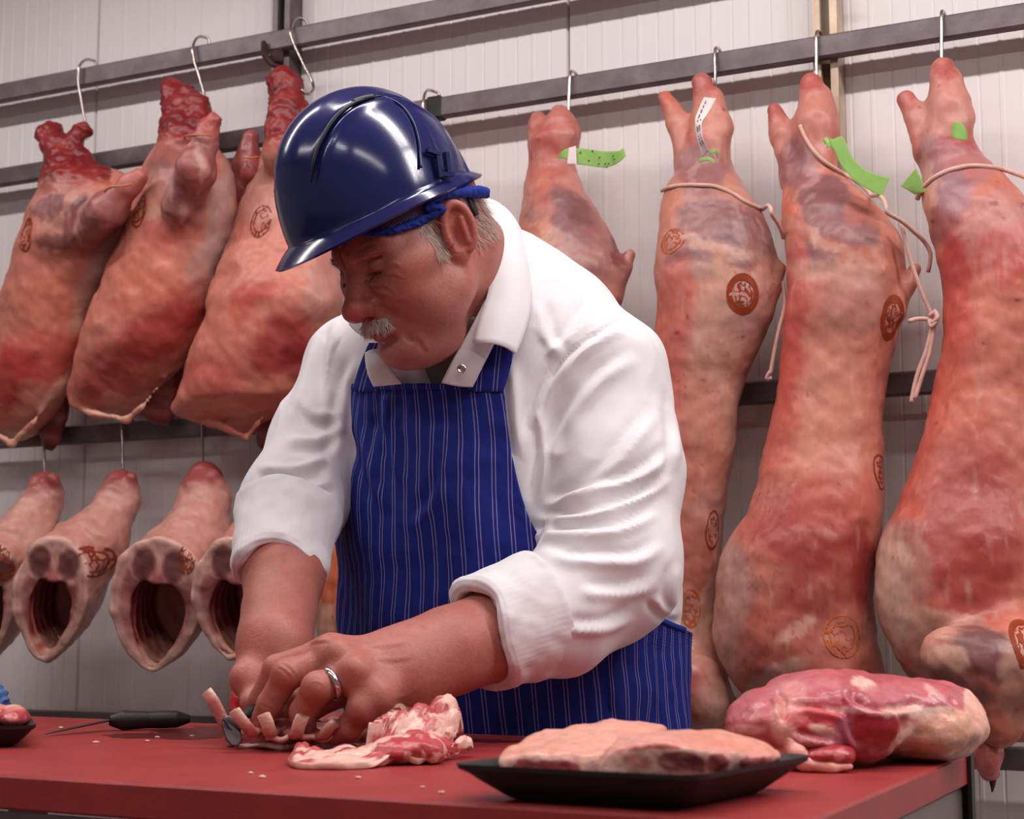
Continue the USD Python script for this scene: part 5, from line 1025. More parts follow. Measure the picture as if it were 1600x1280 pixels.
# -- tray of chops
def tray(name, corners, h, flare, lab, thick=.004):
    """open foam tray on the table: base corners on the table, flared wall, rolled rim"""
    B_ = np.array(corners); c = B_.mean(0); n = 14; out = []
    def ring(scale_off, z):
        pts = []
        for k in range(4):
            p0, p1, p2 = B_[k - 1], B_[k], B_[(k + 1) % 4]; d0, d1 = (p0 - p1) / np.linalg.norm(p0 - p1), (p2 - p1) / np.linalg.norm(p2 - p1); r = .022
            q = p1 - (d0 + d1) * scale_off
            for t_ in np.linspace(0, 1, n): pts.append(q + d0 * r * (1 - t_) ** 2 + d1 * r * t_ ** 2)
        pts = np.array(pts); pts[:, 2] = z; return pts
    zs = TABLE_Z + .001
    prof = [(-.03, zs), (-.004, zs), (0, zs + .002), (flare * .55, zs + h * .6), (flare * .8, zs + h * .86), (flare * .86, zs + h * .9), (flare, zs + h), (flare + .001, zs + h + thick), (flare * .86 - .001, zs + h + thick * .7), (flare * .8 - thick, zs + h * .86), (flare * .5 - thick, zs + h * .55), (-.006, zs + thick + .001), (-.03, zs + thick)]
    g = np.array([ring(o, z) for o, z in prof]); k, m_ = g.shape[:2]
    f = [(i * m_ + j, i * m_ + (j + 1) % m_, (i + 1) * m_ + (j + 1) % m_, (i + 1) * m_ + j) for i in range(k - 1) for j in range(m_)]
    f = np.array(f); v = g.reshape(-1, 3); f = np.vstack([f[:, [0, 1, 2]], f[:, [0, 2, 3]]]); v = np.vstack([v, g[0].mean(0), g[-1].mean(0)]); nn = len(v)
    j = np.arange(m_); f = np.vstack([f, np.stack([np.full(m_, nn - 2), (j + 1) % m_, j], 1), np.stack([np.full(m_, nn - 1), (k - 1) * m_ + j, (k - 1) * m_ + (j + 1) % m_], 1)])
    return put('/World', name, (v, f), 'black_foam', smooth=35, label=lab, category='tray')
TA, TB, TC = T(778, 1251), T(1062, 1268), T(1205, 1238); TD = TA + TC - TB
tray('foam_tray', [TA, TB, TC, TD], .025, .027, 'black foam tray on the right front of the table, holding lamb breast pieces')
def slab(name, pts, rs, lab, cat, colour, hz=1.0, h=.0026, seed=0, k=.012, zmin=None, material='fat', amp=.0012, cutf=None):
    base = [p for p in pts]; f = chain(pts, rs, k)
    return f
def tpx(x, y, Y): return P(x, y, Y)
# chops: blocks built as hulls of rounded corners, cut face towards the camera
def hull_sdf(pts, r):
    H_ = trimesh.convex.convex_hull(np.array(pts)); n = H_.face_normals; d0 = (H_.triangles[:, 0] * n).sum(1)
    key = np.unique(np.round(np.c_[n, d0], 5), axis=0); n, d0 = key[:, :3], key[:, 3]
    def f(p):
        a = p @ n.T - d0; k = r * .6; m_ = a.max(1); return m_ + np.log(np.exp((a - m_[:, None]) / k).sum(1)) * k - r
    return f
def chop(lab, front, depth, patches, base, seed, z0, edge):
    """front: outline of the cut face in the photograph with its distance; depth: metres it runs back; the top is fat"""
    Fr = [P(x, y, Y) for x, y, Y in front]; back = [p - N * depth + ZV * .004 for p in Fr]
    f0 = hull_sdf(Fr + back, .004); f = lambda p: np.maximum(f0(p) + (meshkit.fbm(p * 30 + seed, 3, seed) - .5) * .010, z0 - p[:, 2])
    v, t = surf(f, *bounds(Fr + back, .02), .0021); v = rough(v, t, .0008, 120, seed); n = vnormals(v, t)
    fat = mottled(np.tile(np.array(base), (len(v), 1)), v, 40, seed, .5, A(222, 168, 150)); fat = mottled(fat, v, 25, seed + 2, .5, A(204, 120, 104))
    face = paint(v, A(206, 150, 142), patches, seed, 5, 60); face = mottled(face, v * [1, 1, 3], 60, seed + 4, .3, RFAT)
    w = np.clip(((n @ N) - .45) / .25 + np.clip((n @ RT - .6) / .3, 0, 1), 0, 1)[:, None]; col = fat + w * (face - fat)
    root = put('/World', 'lamb_breast', (v, t), 'wet_meat', col, label=lab, category='meat'); return root
zt = TABLE_Z + .008
def chop2(lab, pts, patches, base, seed, z0):
    C_ = [P(*q) for q in pts]; f0 = hull_sdf(C_, .005); f = lambda p: np.maximum(f0(p) + (meshkit.fbm(p * 34 + seed, 3, seed) - .5) * .009, z0 - p[:, 2])
    v, t = surf(f, *bounds(C_, .02), .0018); v = rough(v, t, .0007, 130, seed); n = vnormals(v, t)
    fat = mottled(np.tile(np.array(base) * [.92, .86, .88], (len(v), 1)), v, 40, seed, .4, A(216, 164, 150)); fat = mottled(fat, v * [1, 2, 1], 25, seed + 2, .6, A(206, 116, 100))
    face = paint(v, A(214, 164, 152), patches, seed, 4, 70); face = mottled(face, v * [1, 1, 3], 70, seed + 4, .25, RFAT)
    w = np.clip((n[:, 2] * -1 + .62) / .25, 0, 1)[:, None]; col = fat + w * (face - fat)
    return put('/World', 'lamb_breast', (v, t), 'wet_meat', col, label=lab, category='meat')
chop2('pale fat lamb breast piece at the left of the black tray',
     [(786, 1187, 1.315), (868, 1180, 1.30), (938, 1175, 1.298), (818, 1160, 1.39), (880, 1134, 1.44), (1000, 1132, 1.44), (1036, 1142, 1.43), (800, 1225, 1.31), (938, 1235, 1.298), (1036, 1185, 1.43), (850, 1200, 1.4)],
     [(850, 1198, 62, 12, 2, A(140, 40, 46), .95, .4), (925, 1196, 20, 16, 30, RFAT, .8, .6), (790, 1190, 16, 10, 0, RFAT, .8, .6), (900, 1180, 90, 4, -3, RFAT, .8, .8)], A(218, 162, 140), 3, zt)
chop2('lamb breast piece at the right of the black tray, with dark muscle rounds',
     [(948, 1180, 1.265), (966, 1166, 1.265), (1060, 1160, 1.26), (1124, 1176, 1.275), (1216, 1187, 1.342), (968, 1152, 1.35), (1060, 1144, 1.38), (1130, 1146, 1.38), (1190, 1164, 1.37), (935, 1215, 1.265), (1104, 1222, 1.278), (1176, 1205, 1.338), (1172, 1195, 1.375), (968, 1190, 1.35)],
     [(1066, 1194, 40, 20, 8, A(118, 44, 50), .97, .3), (1062, 1196, 20, 9, 10, A(150, 84, 82), .5, .6), (1122, 1196, 17, 20, -16, A(146, 56, 60), .95, .35), (996, 1188, 22, 9, 10, A(168, 80, 78), .8, .5), (1020, 1166, 70, 5, -4, A(176, 66, 60), .85, .6), (1180, 1192, 34, 15, -22, A(150, 60, 62), .92, .4), (1224, 1190, 12, 12, -30, A(130, 84, 80), .8, .6), (1150, 1190, 7, 22, 10, RFAT, .9, .6), (1095, 1212, 60, 6, 4, A(200, 140, 130), .8, .6), (960, 1205, 20, 8, 0, RFAT, .8, .6)], A(216, 156, 138), 5, zt)

# -- boned leg at the right end of the table
def lump(fs, k): return union(fs, k)
def B(x, y, Y, rx, ry, rz, rot=0.0):
    a = math.radians(rot); ex = np.array([math.cos(a), 0, math.sin(a)]); ez = np.array([-math.sin(a), 0, math.cos(a)]); ey = np.array([0, 1.0, 0]); k = Y / F
    return ell(P(x, y, Y), [rx * k, rz, ry * k], np.array([ex, ey, ez]))
leg_f = lump([B(1300, 1125, 1.62, 120, 58, .075), B(1440, 1130, 1.66, 100, 60, .075), B(1270, 1095, 1.63, 78, 38, .06), B(1380, 1100, 1.66, 110, 36, .07, -6), B(1210, 1135, 1.60, 60, 34, .05), B(1180, 1125, 1.62, 44, 26, .04, 20), B(1265, 1140, 1.575, 60, 26, .03), B(1340, 1130, 1.58, 56, 42, .03)], .028)
leg_f2 = flat_bottom(lambda p: leg_f(p) + (meshkit.fbm(p * 26 + 5, 3, 4) - .5) * .014)
v, t = surf(leg_f2, P(1120, 1215, 1.6) - [.02, .14, .02], P(1560, 1030, 1.68) + [.03, .12, .02], .0026); v = rough(v, t, .001, 90, 4)
v = strokes(v, vnormals(v, t), [([(1345, 1062), (1332, 1088), (1372, 1106), (1440, 1098)], 6, -5), ([(1230, 1110), (1260, 1102), (1300, 1108), (1330, 1120)], 6, -5), ([(1236, 1145), (1280, 1150), (1310, 1156)], 6, -5), ([(1325, 1110), (1330, 1140), (1350, 1168)], 6, -4), ([(1395, 1110), (1412, 1130), (1400, 1160)], 6, -4), ([(1210, 1080), (1225, 1100), (1222, 1130)], 6, -5), ([(1460, 1070), (1480, 1090), (1500, 1105)], 5, -3)], -1)
c = paint(v, A(172, 84, 92), [(1262, 1078, 60, 22, 0, A(186, 112, 122), .8, .8), (1300, 1092, 40, 16, 10, A(170, 60, 72), .7, .7), (1280, 1118, 54, 16, 0, A(196, 60, 62), .85, .6), (1228, 1128, 22, 36, 10, A(214, 158, 144), .85, .6), (1240, 1090, 20, 30, 0, A(206, 140, 136), .7, .7), (1265, 1128, 44, 15, 8, A(176, 44, 52), .8, .6), (1290, 1143, 26, 8, 20, A(226, 190, 176), .9, .6), (1372, 1130, 40, 36, 0, A(160, 34, 46), .9, .5), (1320, 1140, 14, 26, 0, A(150, 84, 104), .7, .7), (1340, 1112, 60, 5, 6, A(216, 168, 164), .8, .8), (1350, 1070, 22, 10, 20, A(226, 190, 176), .9, .6), (1400, 1088, 70, 22, -6, A(182, 100, 108), .8, .6), (1480, 1092, 50, 16, 20, A(186, 96, 100), .9, .5), (1462, 1084, 6, 22, -50, A(216, 176, 172), .7, .8), (1440, 1112, 60, 11, 4, A(228, 194, 178), .95, .5), (1520, 1095, 14, 26, -20, A(226, 186, 168), .9, .6), (1475, 1150, 80, 36, -8, A(222, 170, 146), 1, .35), (1530, 1120, 24, 34, 0, A(224, 174, 150), 1, .5), (1410, 1162, 14, 34, 30, A(228, 192, 178), .95, .6), (1250, 1168, 40, 10, 0, A(214, 156, 148), .6, .8), (1175, 1130, 30, 20, 0, A(190, 104, 108), .7, .8), (1165, 1140, 30, 8, 0, A(222, 180, 166), .8, .7)], 9, 7, 45)
c = mottled(c, v * [1, 1, 1], 30, 12, .35, A(204, 128, 134)); c = mottled(c, v, 60, 14, .3, A(140, 40, 52))
root = thing('boned_leg', [v[:, 0].mean(), v[:, 1].mean(), TABLE_Z], 'large boned lamb leg on the right table end, deep pink with a fat side', 'meat')
put(root, 'meat', (v, t), 'wet_meat', c)
fl = flat_bottom(lump([B(1290, 1180, 1.545, 40, 15, .02, 4), B(1318, 1182, 1.545, 16, 12, .016)], .012)); v, t = sdfmesh(fl, P(1295, 1180, 1.545), .06, .0021, .0014, 90, 6)
put(root, 'fillet', (v, t), 'wet_meat', mottled(paint(v, A(160, 48, 58), [(1312, 1180, 8, 12, 0, A(206, 130, 128), .8, .7)], 8, 4, 60), v * [3, 1, 3], 40, 5, .5, A(196, 90, 96)), label='small dark red fillet strip')
fs = [chain([P(*k3) for k3 in q], rs, .004) for q, rs in (([(1213, 1147, 1.56), (1235, 1158, 1.55), (1247, 1178, 1.54), (1262, 1195, 1.535), (1300, 1200, 1.53), (1328, 1198, 1.53)], [.006, .008, .008, .006, .005, .003]), ([(1200, 1160, 1.57), (1222, 1166, 1.56), (1240, 1186, 1.55), (1255, 1198, 1.54)], [.005, .006, .006, .004]), ([(1160, 1164, 1.60), (1190, 1160, 1.585), (1216, 1153, 1.57)], [.005, .006, .006]))]
v, t = sdfmesh(flat_bottom(union(fs, .006)), P(1245, 1180, 1.56), .12, .0022, .0012, 90, 8); put(root, 'fat_strip', (v, t), 'fat', mottled(np.tile(np.array(A(216, 150, 138)), (len(v), 1)), v, 60, 3, .5, RFAT), label='pale strings of fat')

# -- the rack being boned, under the hands
Yr = 1.76
rk = flat_bottom(union([chain([G(368, 1167, .010), G(440, 1168, .012), G(520, 1168, .012), G(590, 1164, .010)], [.012, .017, .017, .011], .01), chain([G(372, 1160, .018), G(440, 1160, .016), G(520, 1159, .016), G(600, 1156, .016)], [.014, .017, .016, .014], .01), chain([G(374, 1158, .044), G(392, 1156, .046), G(430, 1154, .03)], [.014, .017, .016], .014), chain([G(560, 1152, .022), G(620, 1146, .034), G(662, 1142, .040)], [.016, .019, .013], .012)], .012))
rkl = lambda p: rk(p) + (meshkit.fbm(p * 40 + 3, 3, 7) - .5) * .009
rkl2 = flat_bottom(rkl)
v, t = surf(rkl2, T(340, 1175) - [.01, .02, .01], T(680, 1118) + [.01, .03, .08], .0021); x, y = px(v); hz = v[:, 2] - TABLE_Z
c = mottled(np.tile(np.array(A(172, 84, 88)), (len(v), 1)), v, 45, 3, .6, A(204, 124, 122)); c = mottled(c, v, 70, 6, .5, A(120, 36, 44))
fatl = np.clip((.0065 - hz) / .002, 0, 1)[:, None]; c = c + fatl * (np.array(A(222, 184, 172)) - c)
up2 = np.clip(1.3 - np.abs(hz - .021 - .002 * np.sin(x / 9)) / .0035, 0, 1)[:, None] * (y > 1138)[:, None]; c = c + up2 * .8 * (np.array(A(216, 166, 156)) - c)
c = c + np.clip((395 - x) / 20, 0, 1)[:, None] * (hz > .03)[:, None] * (mottled(np.tile(np.array(A(196, 40, 48)), (len(v), 1)), v, 90, 2, .9, A(226, 186, 170)) - c)
c = c + (np.clip((x - 625) / 15, 0, 1) * np.clip((hz - .03) / .01, 0, 1))[:, None] * (np.array(A(190, 60, 60)) - c)
rack = thing('lamb_rack', T(460, 1150), 'lamb rack with bared rib bones standing up, under the hands of the man', 'meat'); put(rack, 'meat', (v, t), 'wet_meat', c)
fx = np.linspace(366, 600, 60); fg = np.array([[G(x, 1171.5 + 1.2 * math.sin(x / 13) - (x > 560) * (x - 560) * .12, .0032 + .0012 * math.sin(x / 9)) - N * (.05 * s) for x in fx] for s in np.linspace(0, 1, 6)]); v, f = sheet(fg, .0045)
put(rack, 'fat_layer', (v, f), 'fat', mottled(np.tile(np.array(A(224, 188, 176)), (len(v), 1)), v, 90, 5, .4, A(206, 140, 134)), label='white fat layer along the bottom')
fg = np.array([[P(x, 1150 + 3 * math.sin(x / 11) + 2 * math.sin(x / 5.3) + s * 5, 1.742 + .004 * s + .002 * math.sin(x / 8)) for x in np.linspace(415, 545, 60)] for s in (0, .5, 1)]); v, f = sheet(fg, .004)
put(rack, 'fat_seam', (v, f), 'fat', np.tile(np.array(A(218, 172, 162)), (len(v), 1)), label='ragged pale seam below the bones')
def rib(pts, r, sq=.62):
    p = np.array(pts); v, f = tube(p, np.linspace(r * 1.1, r, 16), 14, 16, flat=sq, upv=RT); v = rough(v, f, .0008, 200, int(p[0, 0] * 1e4) % 97)
    k = 16; c = np.tile(np.array(A(190, 122, 112)), (len(v), 1)); c = mottled(c, v, 120, 3, .7, A(146, 66, 66)); c[(k - 2) * 14:k * 14] = A(222, 184, 168); c[-1] = A(150, 56, 56); return v, f, c
for pts, r in (([G(378, 1162, .02), P(352, 1132, 1.79), P(332, 1094, 1.79), P(322, 1080, 1.79)], .0080), ([G(404, 1160, .024), P(394, 1146, 1.745), P(378, 1126, 1.738), P(366, 1111, 1.733)], .0072), ([G(426, 1160, .026), P(422, 1148, 1.74), P(419, 1134, 1.735), P(412, 1117, 1.73)], .0074),
              ([G(460, 1160, .026), P(462, 1150, 1.74), P(467, 1134, 1.735), P(473, 1119, 1.73)], .0076), ([G(496, 1160, .026), P(504, 1152, 1.74), P(514, 1138, 1.735), P(526, 1128, 1.73)], .0076), ([G(544, 1160, .022), P(552, 1155, 1.75), P(560, 1145, 1.745), P(574, 1138, 1.742)], .0062), ([G(650, 1144, .034), P(664, 1122, 1.83), P(676, 1112, 1.82), P(684, 1103, 1.815)], .0074)):
    v, f, c = rib(pts, r); put(rack, 'rib_bone', (v, f), 'bone', c)

# -- trimmings in front of the rack
def scrap(lab, top, w0, thick, seed, cols, name='meat_trimming', amp=.012):
    """a curled strip of breast: a sheet following the pixel/height path front to back"""
    fr = resample(np.array([G(x, y, u) for x, y, u in top]), 70); w = np.interp(np.linspace(0, 1, 70), np.linspace(0, 1, len(w0)), w0); nr = 26; g = np.zeros((nr, 70, 3))
    for i in range(nr):
        s = i / (nr - 1); g[i] = fr - N * (w * s)[:, None] + ZV * (amp * math.sin(s * 2.4) + (meshkit.fbm(np.c_[fr[:, :2] * 40, np.full(70, s * 2.5 + seed)], 3, seed) - .5) * amp * 2.6 * min(1, s * 4))[:, None]
    g[..., 2] = np.maximum(g[..., 2], TABLE_Z + thick / 2 + .0008); v, f = sheet(g, thick); v[:, 2] = np.maximum(v[:, 2], TABLE_Z + .0006)
    x, y = px(v); z = noise(v, 55, seed, 3); c = np.where((z > .52)[:, None], A(178, 74, 78), A(226, 186, 172)); c = mottled(c, v, 90, seed, .5, A(206, 130, 124))
    rim = np.tile(np.r_[np.ones(70) * 1, np.zeros((nr - 1) * 70)], 2)[:, None]; rim2 = (np.arange(len(v)) >= nr * 70)[:, None]; c = np.where(rim > 0, A(228, 192, 178), c); c = np.where(rim2, A(224, 184, 170), c)
    return put('/World', name, (v, f), 'wet_meat', c, label=lab, category='meat')
scrap('curled strip of trimmed breast with a white fat edge, lying in front of the rack', [(455, 1190, .004), (470, 1203, .003), (520, 1204, .003), (575, 1202, .004), (600, 1199, .010), (616, 1197, .018), (632, 1197, .010), (650, 1197, .004), (690, 1191, .004), (716, 1184, .010)], [.03, .06, .085, .09, .09, .09, .09, .07, .05, .02], .006, 3, None, amp=.009)
scrap('folded scrap of fatty trimmings heaped against the rack', [(572, 1190, .008), (596, 1187, .016), (622, 1185, .020), (655, 1184, .022), (685, 1182, .018), (702, 1180, .008)], [.03, .07, .08, .08, .05, .02], .009, 8, None, amp=.022)
scrap('small fold of pale trimmings at the right end of the heap', [(604, 1178, .026), (630, 1174, .034), (656, 1173, .033), (680, 1174, .022)], [.03, .05, .05, .03], .008, 15, None, amp=.016)
g = flat_bottom(union([B(560, 1184, 1.60, 40, 14, .022, -8), B(620, 1172, 1.62, 50, 24, .03, 4), B(668, 1172, 1.62, 30, 22, .024)], .012)); gl = lambda p: g(p) + (meshkit.fbm(p * 45, 3, 9) - .5) * .014
v, t = surf(gl, G(510, 1200) - [.02, .03, .0], G(720, 1150) + [.02, .06, .06], .0021); c = np.where((noise(v, 60, 4) > .5)[:, None], A(180, 72, 76), A(224, 180, 166)); c = mottled(c, v, 80, 4, .5, A(140, 44, 50)); put('/World', 'meat_trimming', (v, t), 'wet_meat', c, label='lump of pink trimmings with fat seams under the heaped scraps', category='meat')
rng = np.random.default_rng(8); bits = []
for x, y in ((392, 1208), (660, 1230), (690, 1238), (230, 1158), (246, 1152), (95, 1137), (150, 1160), (270, 1135), (560, 1215), (410, 1214), (300, 1150)):
    p = T(x, y, .0012); r = rng.uniform(.0012, .0024); b = trimesh.creation.icosphere(1, 1.0); bits.append((b.vertices * [r * 1.8, r * 1.1, r * .7] + rng.normal(0, r * .12, b.vertices.shape) + p, b.faces))
CRUMB = ['tiny fat crumb on the table front edge, left of the trimmings', 'fat crumb on the table front, left of the tray', 'second fat crumb on the table front, nearest the tray', 'pale crumb just in front of the black knife handle', 'pale crumb left of the one by the knife handle', 'crumb beside the blade near the left tray', 'crumb under the far knife blade', 'crumb right under the knife handle end', 'crumb on the table front below the curled strip', 'crumb by the left tip of the curled strip', 'pale crumb between knife handle and rack']
for k, b in enumerate(bits): put('/World', 'meat_crumb', b, MATS['twine'], label=CRUMB[k], category='scrap')

# thin blood film on the board round the work place
nu_, nv_2 = 220, 90; cu = np.linspace(T(150, 1150) @ U, T(880, 1150) @ U, nu_); cn = np.linspace(nBm + .02, nBm + .30, nv_2); CU, CN = np.meshgrid(cu, cn, indexing='ij')
gp = CU[..., None] * U + CN[..., None] * N + ZV * (TABLE_Z + .0004); q = np.stack([CU * 7, CN * 16, CU * 0], -1); lev = meshkit.fbm(q + 5, 4, 3) - .30 - .9 * np.abs((CN - nBm - .15) / .14) ** 2.2 * .3 - .25 * (np.abs((CU - cu.mean()) / (cu[-1] - cu[0]) * 2) ** 3)
on = lev[:-1, :-1] > .06; i, j = np.nonzero(on); qd = np.stack([i * nv_2 + j, i * nv_2 + j + 1, (i + 1) * nv_2 + j + 1, (i + 1) * nv_2 + j], 1)[:, ::-1]; us, iv = np.unique(qd, return_inverse=True)
put('/World', 'blood_smear', (gp.reshape(-1, 3)[us], iv.reshape(qd.shape)), 'blood_film', label='dark wet blood film on the red table top around the rack', category='smear', kind='stuff')
# -- knives
kn = thing('boning_knife', T(230, 1142), 'boning knife with a black rubber handle lying at the far left of the table', 'knife')
hd = [P(164, 1127, 2.02), P(176, 1124, 2.01), P(195, 1124, 2.0), P(225, 1124, 1.99), P(262, 1122, 1.98), P(290, 1122, 1.97), P(299, 1122, 1.968)]; k0 = T(170, 1142); k1 = T(296, 1139)
cl = np.array([k0 + (k1 - k0) * s for s in (0, .1, .25, .5, .75, .92, 1)]) + ZV * .0125
v, f = tube(cl, [.006, .0125, .0115, .0105, .0112, .0108, .005], 20, 60, flat=1.0, upv=ZV); dirk = (k1 - k0) / np.linalg.norm(k1 - k0)
put(kn, 'handle', (v, f), 'black_rubber', label='black rubber handle')
b0 = k0 + ZV * .0128; b1 = T(70, 1151) + ZV * .003; sd = np.cross(dirk, ZV)
bl = np.array([[b0 * (1 - s) + b1 * s + sd * w * (1 - .9 * s ** 3) for s in np.linspace(-.08, 1, 14)] for w in (-.011, 0, .009)]); put(kn, 'blade', sheet(bl, .0016), 'blade_steel', label='thin steel blade')
bk = thing('butcher_knife', P(385, 1120, 1.80), 'steel knife blade pushed under the left end of the lamb rack', 'knife')
out = np.array([(347, 1126), (350, 1120), (358, 1118), (368, 1124), (376, 1140), (378, 1158), (372, 1167), (362, 1166), (353, 1155), (348, 1140)], float); c0 = out.mean(0); gr = np.array([[P(*(c0 + (o - c0) * s), 1.742 + .00025 * (o[0] - c0[0]) * s - .0002 * (o[1] - c0[1]) * s) for o in np.vstack([out, out[:1]])] for s in np.linspace(.02, 1, 10)])
gr[..., 2] = np.maximum(gr[..., 2], TABLE_Z + .002)
put(bk, 'blade', sheet(gr, .0022), 'blade_steel', label='rounded dark steel blade'); put(bk, 'handle', tube([P(372, 1128, 1.762), P(400, 1108, 1.80), P(440, 1100, 1.845), P(500, 1095, 1.875)], [.005, .0085, .009, .009], 14, 30, flat=.8), 'black_rubber')

# -- things at the left edge
LA = [T(-120, 1172), T(28, 1168), T(14, 1143), T(-118, 1146)]
tray('foam_tray', LA, .020, .018, 'black foam tray cut off by the left edge of the picture')
m2 = lambda p: np.maximum(union([B(-18, 1118, 1.90, 50, 18, .035), B(22, 1122, 1.87, 22, 16, .03), B(-40, 1112, 1.92, 40, 14, .03)], .012)(p) + (meshkit.fbm(p * 40, 3, 2) - .5) * .012, TABLE_Z + .008 - p[:, 2])
v, t = surf(m2, P(-110, 1170, 1.9) - [.02, .06, .02], P(60, 1080, 1.9) + [.01, .08, .02], .0026); c = mottled(np.tile(np.array(A(178, 66, 76)), (len(v), 1)), v, 50, 2, .6, A(226, 160, 150)); c = c + np.clip((v[:, 2] - P(0, 1108, 1.9)[2]) / .006, 0, 1)[:, None] * (np.array(A(224, 170, 156)) - c)
put('/World', 'lamb_breast', (v, t), 'wet_meat', c, label='small pink meat pieces in the black tray at the left edge', category='meat')
gl_ = lambda p: union([B(-26, 1105, 2.06, 36, 40, .05), B(-50, 1120, 2.06, 40, 30, .05)], .02)(p) + .003 * np.sin(p[:, 0] * 420) * np.sin(p[:, 2] * 420) + np.maximum(TABLE_Z + .001 - p[:, 2], 0) * 3
v, t = surf(gl_, P(-110, 1150, 2.06) - [.02, .07, .0], P(25, 1050, 2.06) + [.01, .07, .0], .003); v[:, 2] = np.maximum(v[:, 2], TABLE_Z + .0008)
put('/World', 'cloth_bundle', (v, t), 'net_glove', label='knitted blue cloth bundle at the left edge of the table', category='cloth')

# ------------------------------------------------------------------ tags, strings and scraps on the carcasses
def paper(parent, name, pts_a, pts_b, material, label=None, thick=.0008, nr=10, nc=24, cat=None):
    a, b = resample(pts_a, nc), resample(pts_b, nc); s = np.linspace(0, 1, nr)[:, None, None]
    return put(parent, name, sheet(a[None] * (1 - s) + b[None] * s, thick), material, label=label, category=cat)
d0 = RAILD + .16
t1 = thing('label_tag', W(920, 245, d0), 'green tag with a white end, sticking out from the carcass behind the man', 'tag')
paper(t1, 'band', [W(872, 246, d0 + .03), W(888, 232, d0 + .035), W(902, 232, d0 + .03), W(940, 236, d0), W(965, 236, d0 - .02), W(974, 231, d0 - .03)], [W(873, 248, d0 + .03), W(890, 250, d0 + .035), W(903, 257, d0 + .03), W(940, 262, d0), W(962, 257, d0 - .02), W(978, 243, d0 - .03)], 'tag_green')
paper(t1, 'white_end', [W(889, 231, d0 + .037), W(900, 228, d0 + .036)], [W(886, 256, d0 + .037), W(901, 256, d0 + .036)], 'tag_white', nr=4, nc=6)
rng = np.random.default_rng(2)
put(t1, 'ink_speck', join(*[box(W(x, y, d0 + .003 + (940 - x) * .0008), [.002, .001, .002]) for x, y in ((907, 238), (920, 251), (926, 236), (937, 246), (936, 256), (946, 256), (951, 256), (958, 244), (948, 262), (960, 249))]), 'print_ink', smooth=False, kind='stuff')
t2 = thing('label_strip', W(1095, 200, .24), 'white printed paper strip with green band, on the shank right of the man', 'tag')
sp = [(1100, 152, .25), (1092, 170, .255), (1086, 190, .26), (1088, 212, .255), (1094, 232, .25), (1097, 246, .245)]; sq = [(1119, 154, .24), (1108, 174, .25), (1096, 196, .262), (1098, 214, .262), (1104, 228, .255), (1108, 236, .25)]
paper(t2, 'paper', [W(*q) for q in sp], [W(*q) for q in sq], 'tag_white')
paper(t2, 'green_band', [W(1092, 249, .25), W(1104, 245, .252), (W(1116, 250, .25))], [W(1094, 255, .25), W(1104, 251, .252), W(1116, 257, .25)], 'tag_green', nr=5)
paper(t2, 'green_band', [W(1108, 237, .245), W(1116, 233, .243), W(1122, 239, .235)], [W(1108, 242, .245), W(1116, 239, .243), W(1121, 247, .235)], 'tag_green', nr=5)
pa, pb = resample([W(*q) for q in sp], 40), resample([W(*q) for q in sq], 40); marks = []
for i in range(3, 37):
    if rng.random() < .62:
        for s in ((.35,) if i < 16 else (.35, .7)):
            c = pa[i] * (1 - s) + pb[i] * s + N * .0016; marks.append(box(c, [.0011, .0006, .0026 if i % 3 else .0016]))
put(t2, 'print', join(*marks), 'print_ink', smooth=False, kind='stuff', label='lines of small dark print')
t3 = thing('label_tag', W(1340, 260, .22), 'long green tag hanging askew on the second carcass from right', 'tag')
paper(t3, 'band', [W(1286, 216, .23), W(1300, 218, .23), W(1313, 213, .225), W(1332, 246, .22), W(1352, 265, .215), W(1391, 277, .21)], [W(1288, 224, .23), W(1302, 232, .23), W(1312, 254, .225), W(1328, 275, .22), W(1346, 290, .215), W(1378, 306, .21)], 'tag_green')
paper(t3, 'loop', [W(1286, 217, .23), W(1291, 226, .235), W(1292, 232, .235)], [W(1292, 214, .23), W(1297, 224, .235), W(1298, 230, .235)], 'tag_green', nr=4, nc=8)
t4 = thing('label_tag', W(1495, 210, .22), 'small green band around the shank of the rightmost carcass', 'tag')
paper(t4, 'band', [W(1487, 196, .235), W(1498, 190, .24), W(1508, 200, .235), W(1511, 210, .23)], [W(1487, 214, .235), W(1498, 218, .24), W(1507, 219, .235), W(1511, 219, .23)], 'tag_green')
t5 = thing('label_tag', W(1422, 285, .16), 'green tag half hidden behind the left edge of the rightmost carcass', 'tag')
paper(t5, 'band', [W(1431, 264, .17), W(1420, 276, .165), W(1408, 291, .16)], [W(1450, 300, .17), W(1436, 302, .165), W(1430, 304, .16)], 'tag_green')
def twine(lab, *runs, r=.0032):
    ms = [tube(p, r, 8, n) for p, n in runs]; return put('/World', 'twine', join(*ms), 'twine', label=lab, category='string')
s2 = string_on(None, f2, [(1034, 298), (1044, 293), (1075, 289), (1110, 290), (1140, 300), (1170, 318), (1192, 327)], Y0=1.8)
twine('white twine looped round the carcass beside the man, one end hanging loose', (s2, 60), ([s2[-1], W(1205, 333, .24), W(1217, 352, .2), W(1224, 372, .17)], 20), ([W(1222, 440, .15), W(1226, 470, .15), W(1216, 520, .16), W(1208, 560, .16), W(1204, 584, .16)], 30), ([W(1204, 580, .162), W(1198, 592, .16), W(1206, 590, .158)], 10))
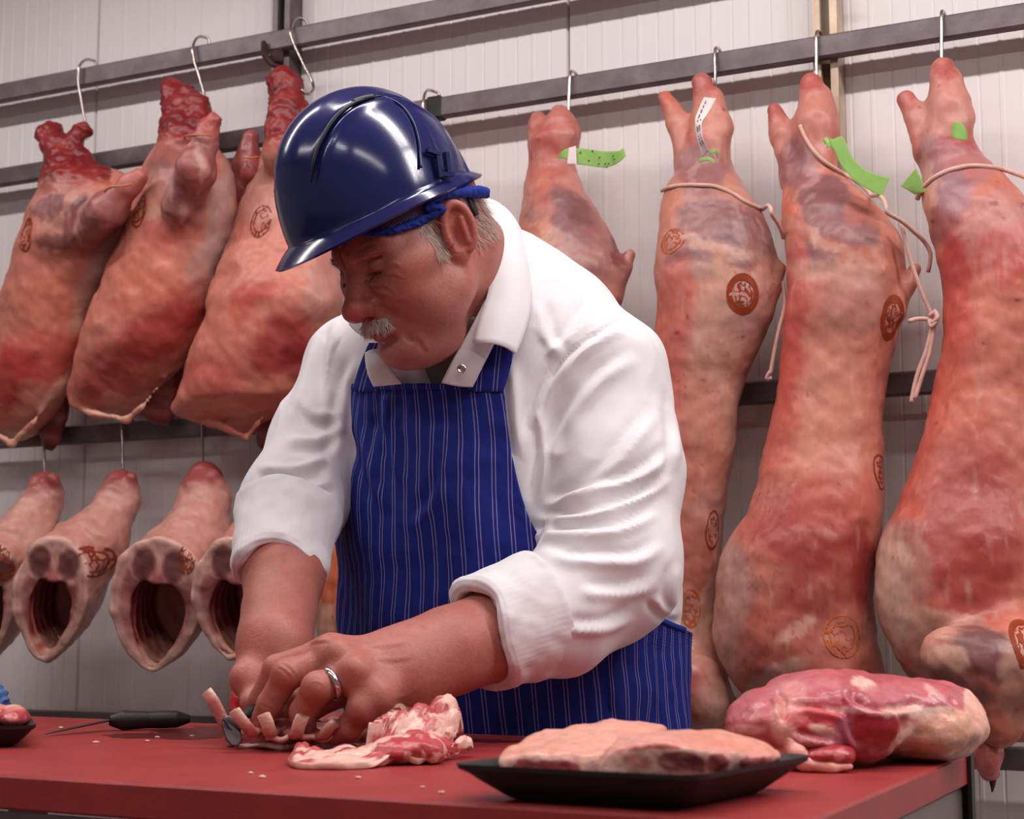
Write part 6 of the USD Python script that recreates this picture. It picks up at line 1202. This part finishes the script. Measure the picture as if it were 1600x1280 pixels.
s3 = string_on(None, f3, [(1250, 196), (1262, 222), (1285, 250), (1312, 268), (1340, 284), (1362, 306)], Y0=1.8)
twine('white twine on the second carcass from right, knotted with frayed ends', (s3, 60), ([s3[-1], W(1385, 330, .24), W(1408, 345, .22), W(1428, 362, .19), W(1446, 380, .16), W(1454, 400, .15), W(1450, 425, .14)], 40), ([W(1408, 350, .2), W(1418, 390, .19), W(1434, 440, .18), W(1448, 475, .17), W(1458, 495, .165)], 30), ([W(1420, 502, .18), W(1440, 498, .17), W(1458, 500, .165)], 14),
      ([W(1458, 500, .165), W(1448, 545, .165), W(1432, 590, .165), W(1424, 628, .165)], 24), ([W(1460, 500, .168), W(1454, 545, .165), W(1440, 590, .165), W(1430, 622, .165)], 24), ([W(1452, 494, .168), W(1462, 488, .172), W(1464, 500, .174), W(1456, 510, .172), W(1452, 500, .17)], 24), ([W(1454, 505, .17), W(1465, 496, .176), W(1460, 486, .17)], 12))
s4 = string_on(None, f4, [(1433, 312), (1442, 294), (1462, 276), (1490, 264), (1520, 259), (1555, 262), (1590, 272), (1610, 280)], Y0=1.8)
twine('white twine looped round the thigh of the rightmost carcass', (s4, 70), r=.0036)
nk = union([chain([W(1530, 1140, .2), W(1540, 1175, .2), W(1546, 1205, .2)], [.016, .022, .014], .01), B(1545, 1185, 2.15, 18, 30, .02)], .012); v, t = sdfmesh(nk, W(1542, 1180, .2), .07, .0035, .0016, 60, 4)
dr = tube([W(1548, 1205, .2), W(1551, 1222, .2), W(1550, 1238, .2)], [.007, .005, .001], 8, 14)
hangs = thing('neck_flap', [*W(1542, 1180, .2)[:2], W(1550, 1238, .2)[2]], 'pink flap of neck meat hanging below the table corner at right', 'meat'); put(hangs, 'meat', (v, t), 'wet_meat', mottled(np.tile(np.array(A(196, 112, 104)), (len(v), 1)), v, 50, 2, .5, A(160, 50, 50))); put(hangs, 'clot', dr, 'blood_dark', label='dark red drip')
put('/World', 'tie_string', tube([W(1522, 1160, .27), W(1560, 1152, .27), W(1605, 1142, .27)], .0016, 6, 16), 'gold_string', label='gold string stretched beside the table corner at right', category='string')
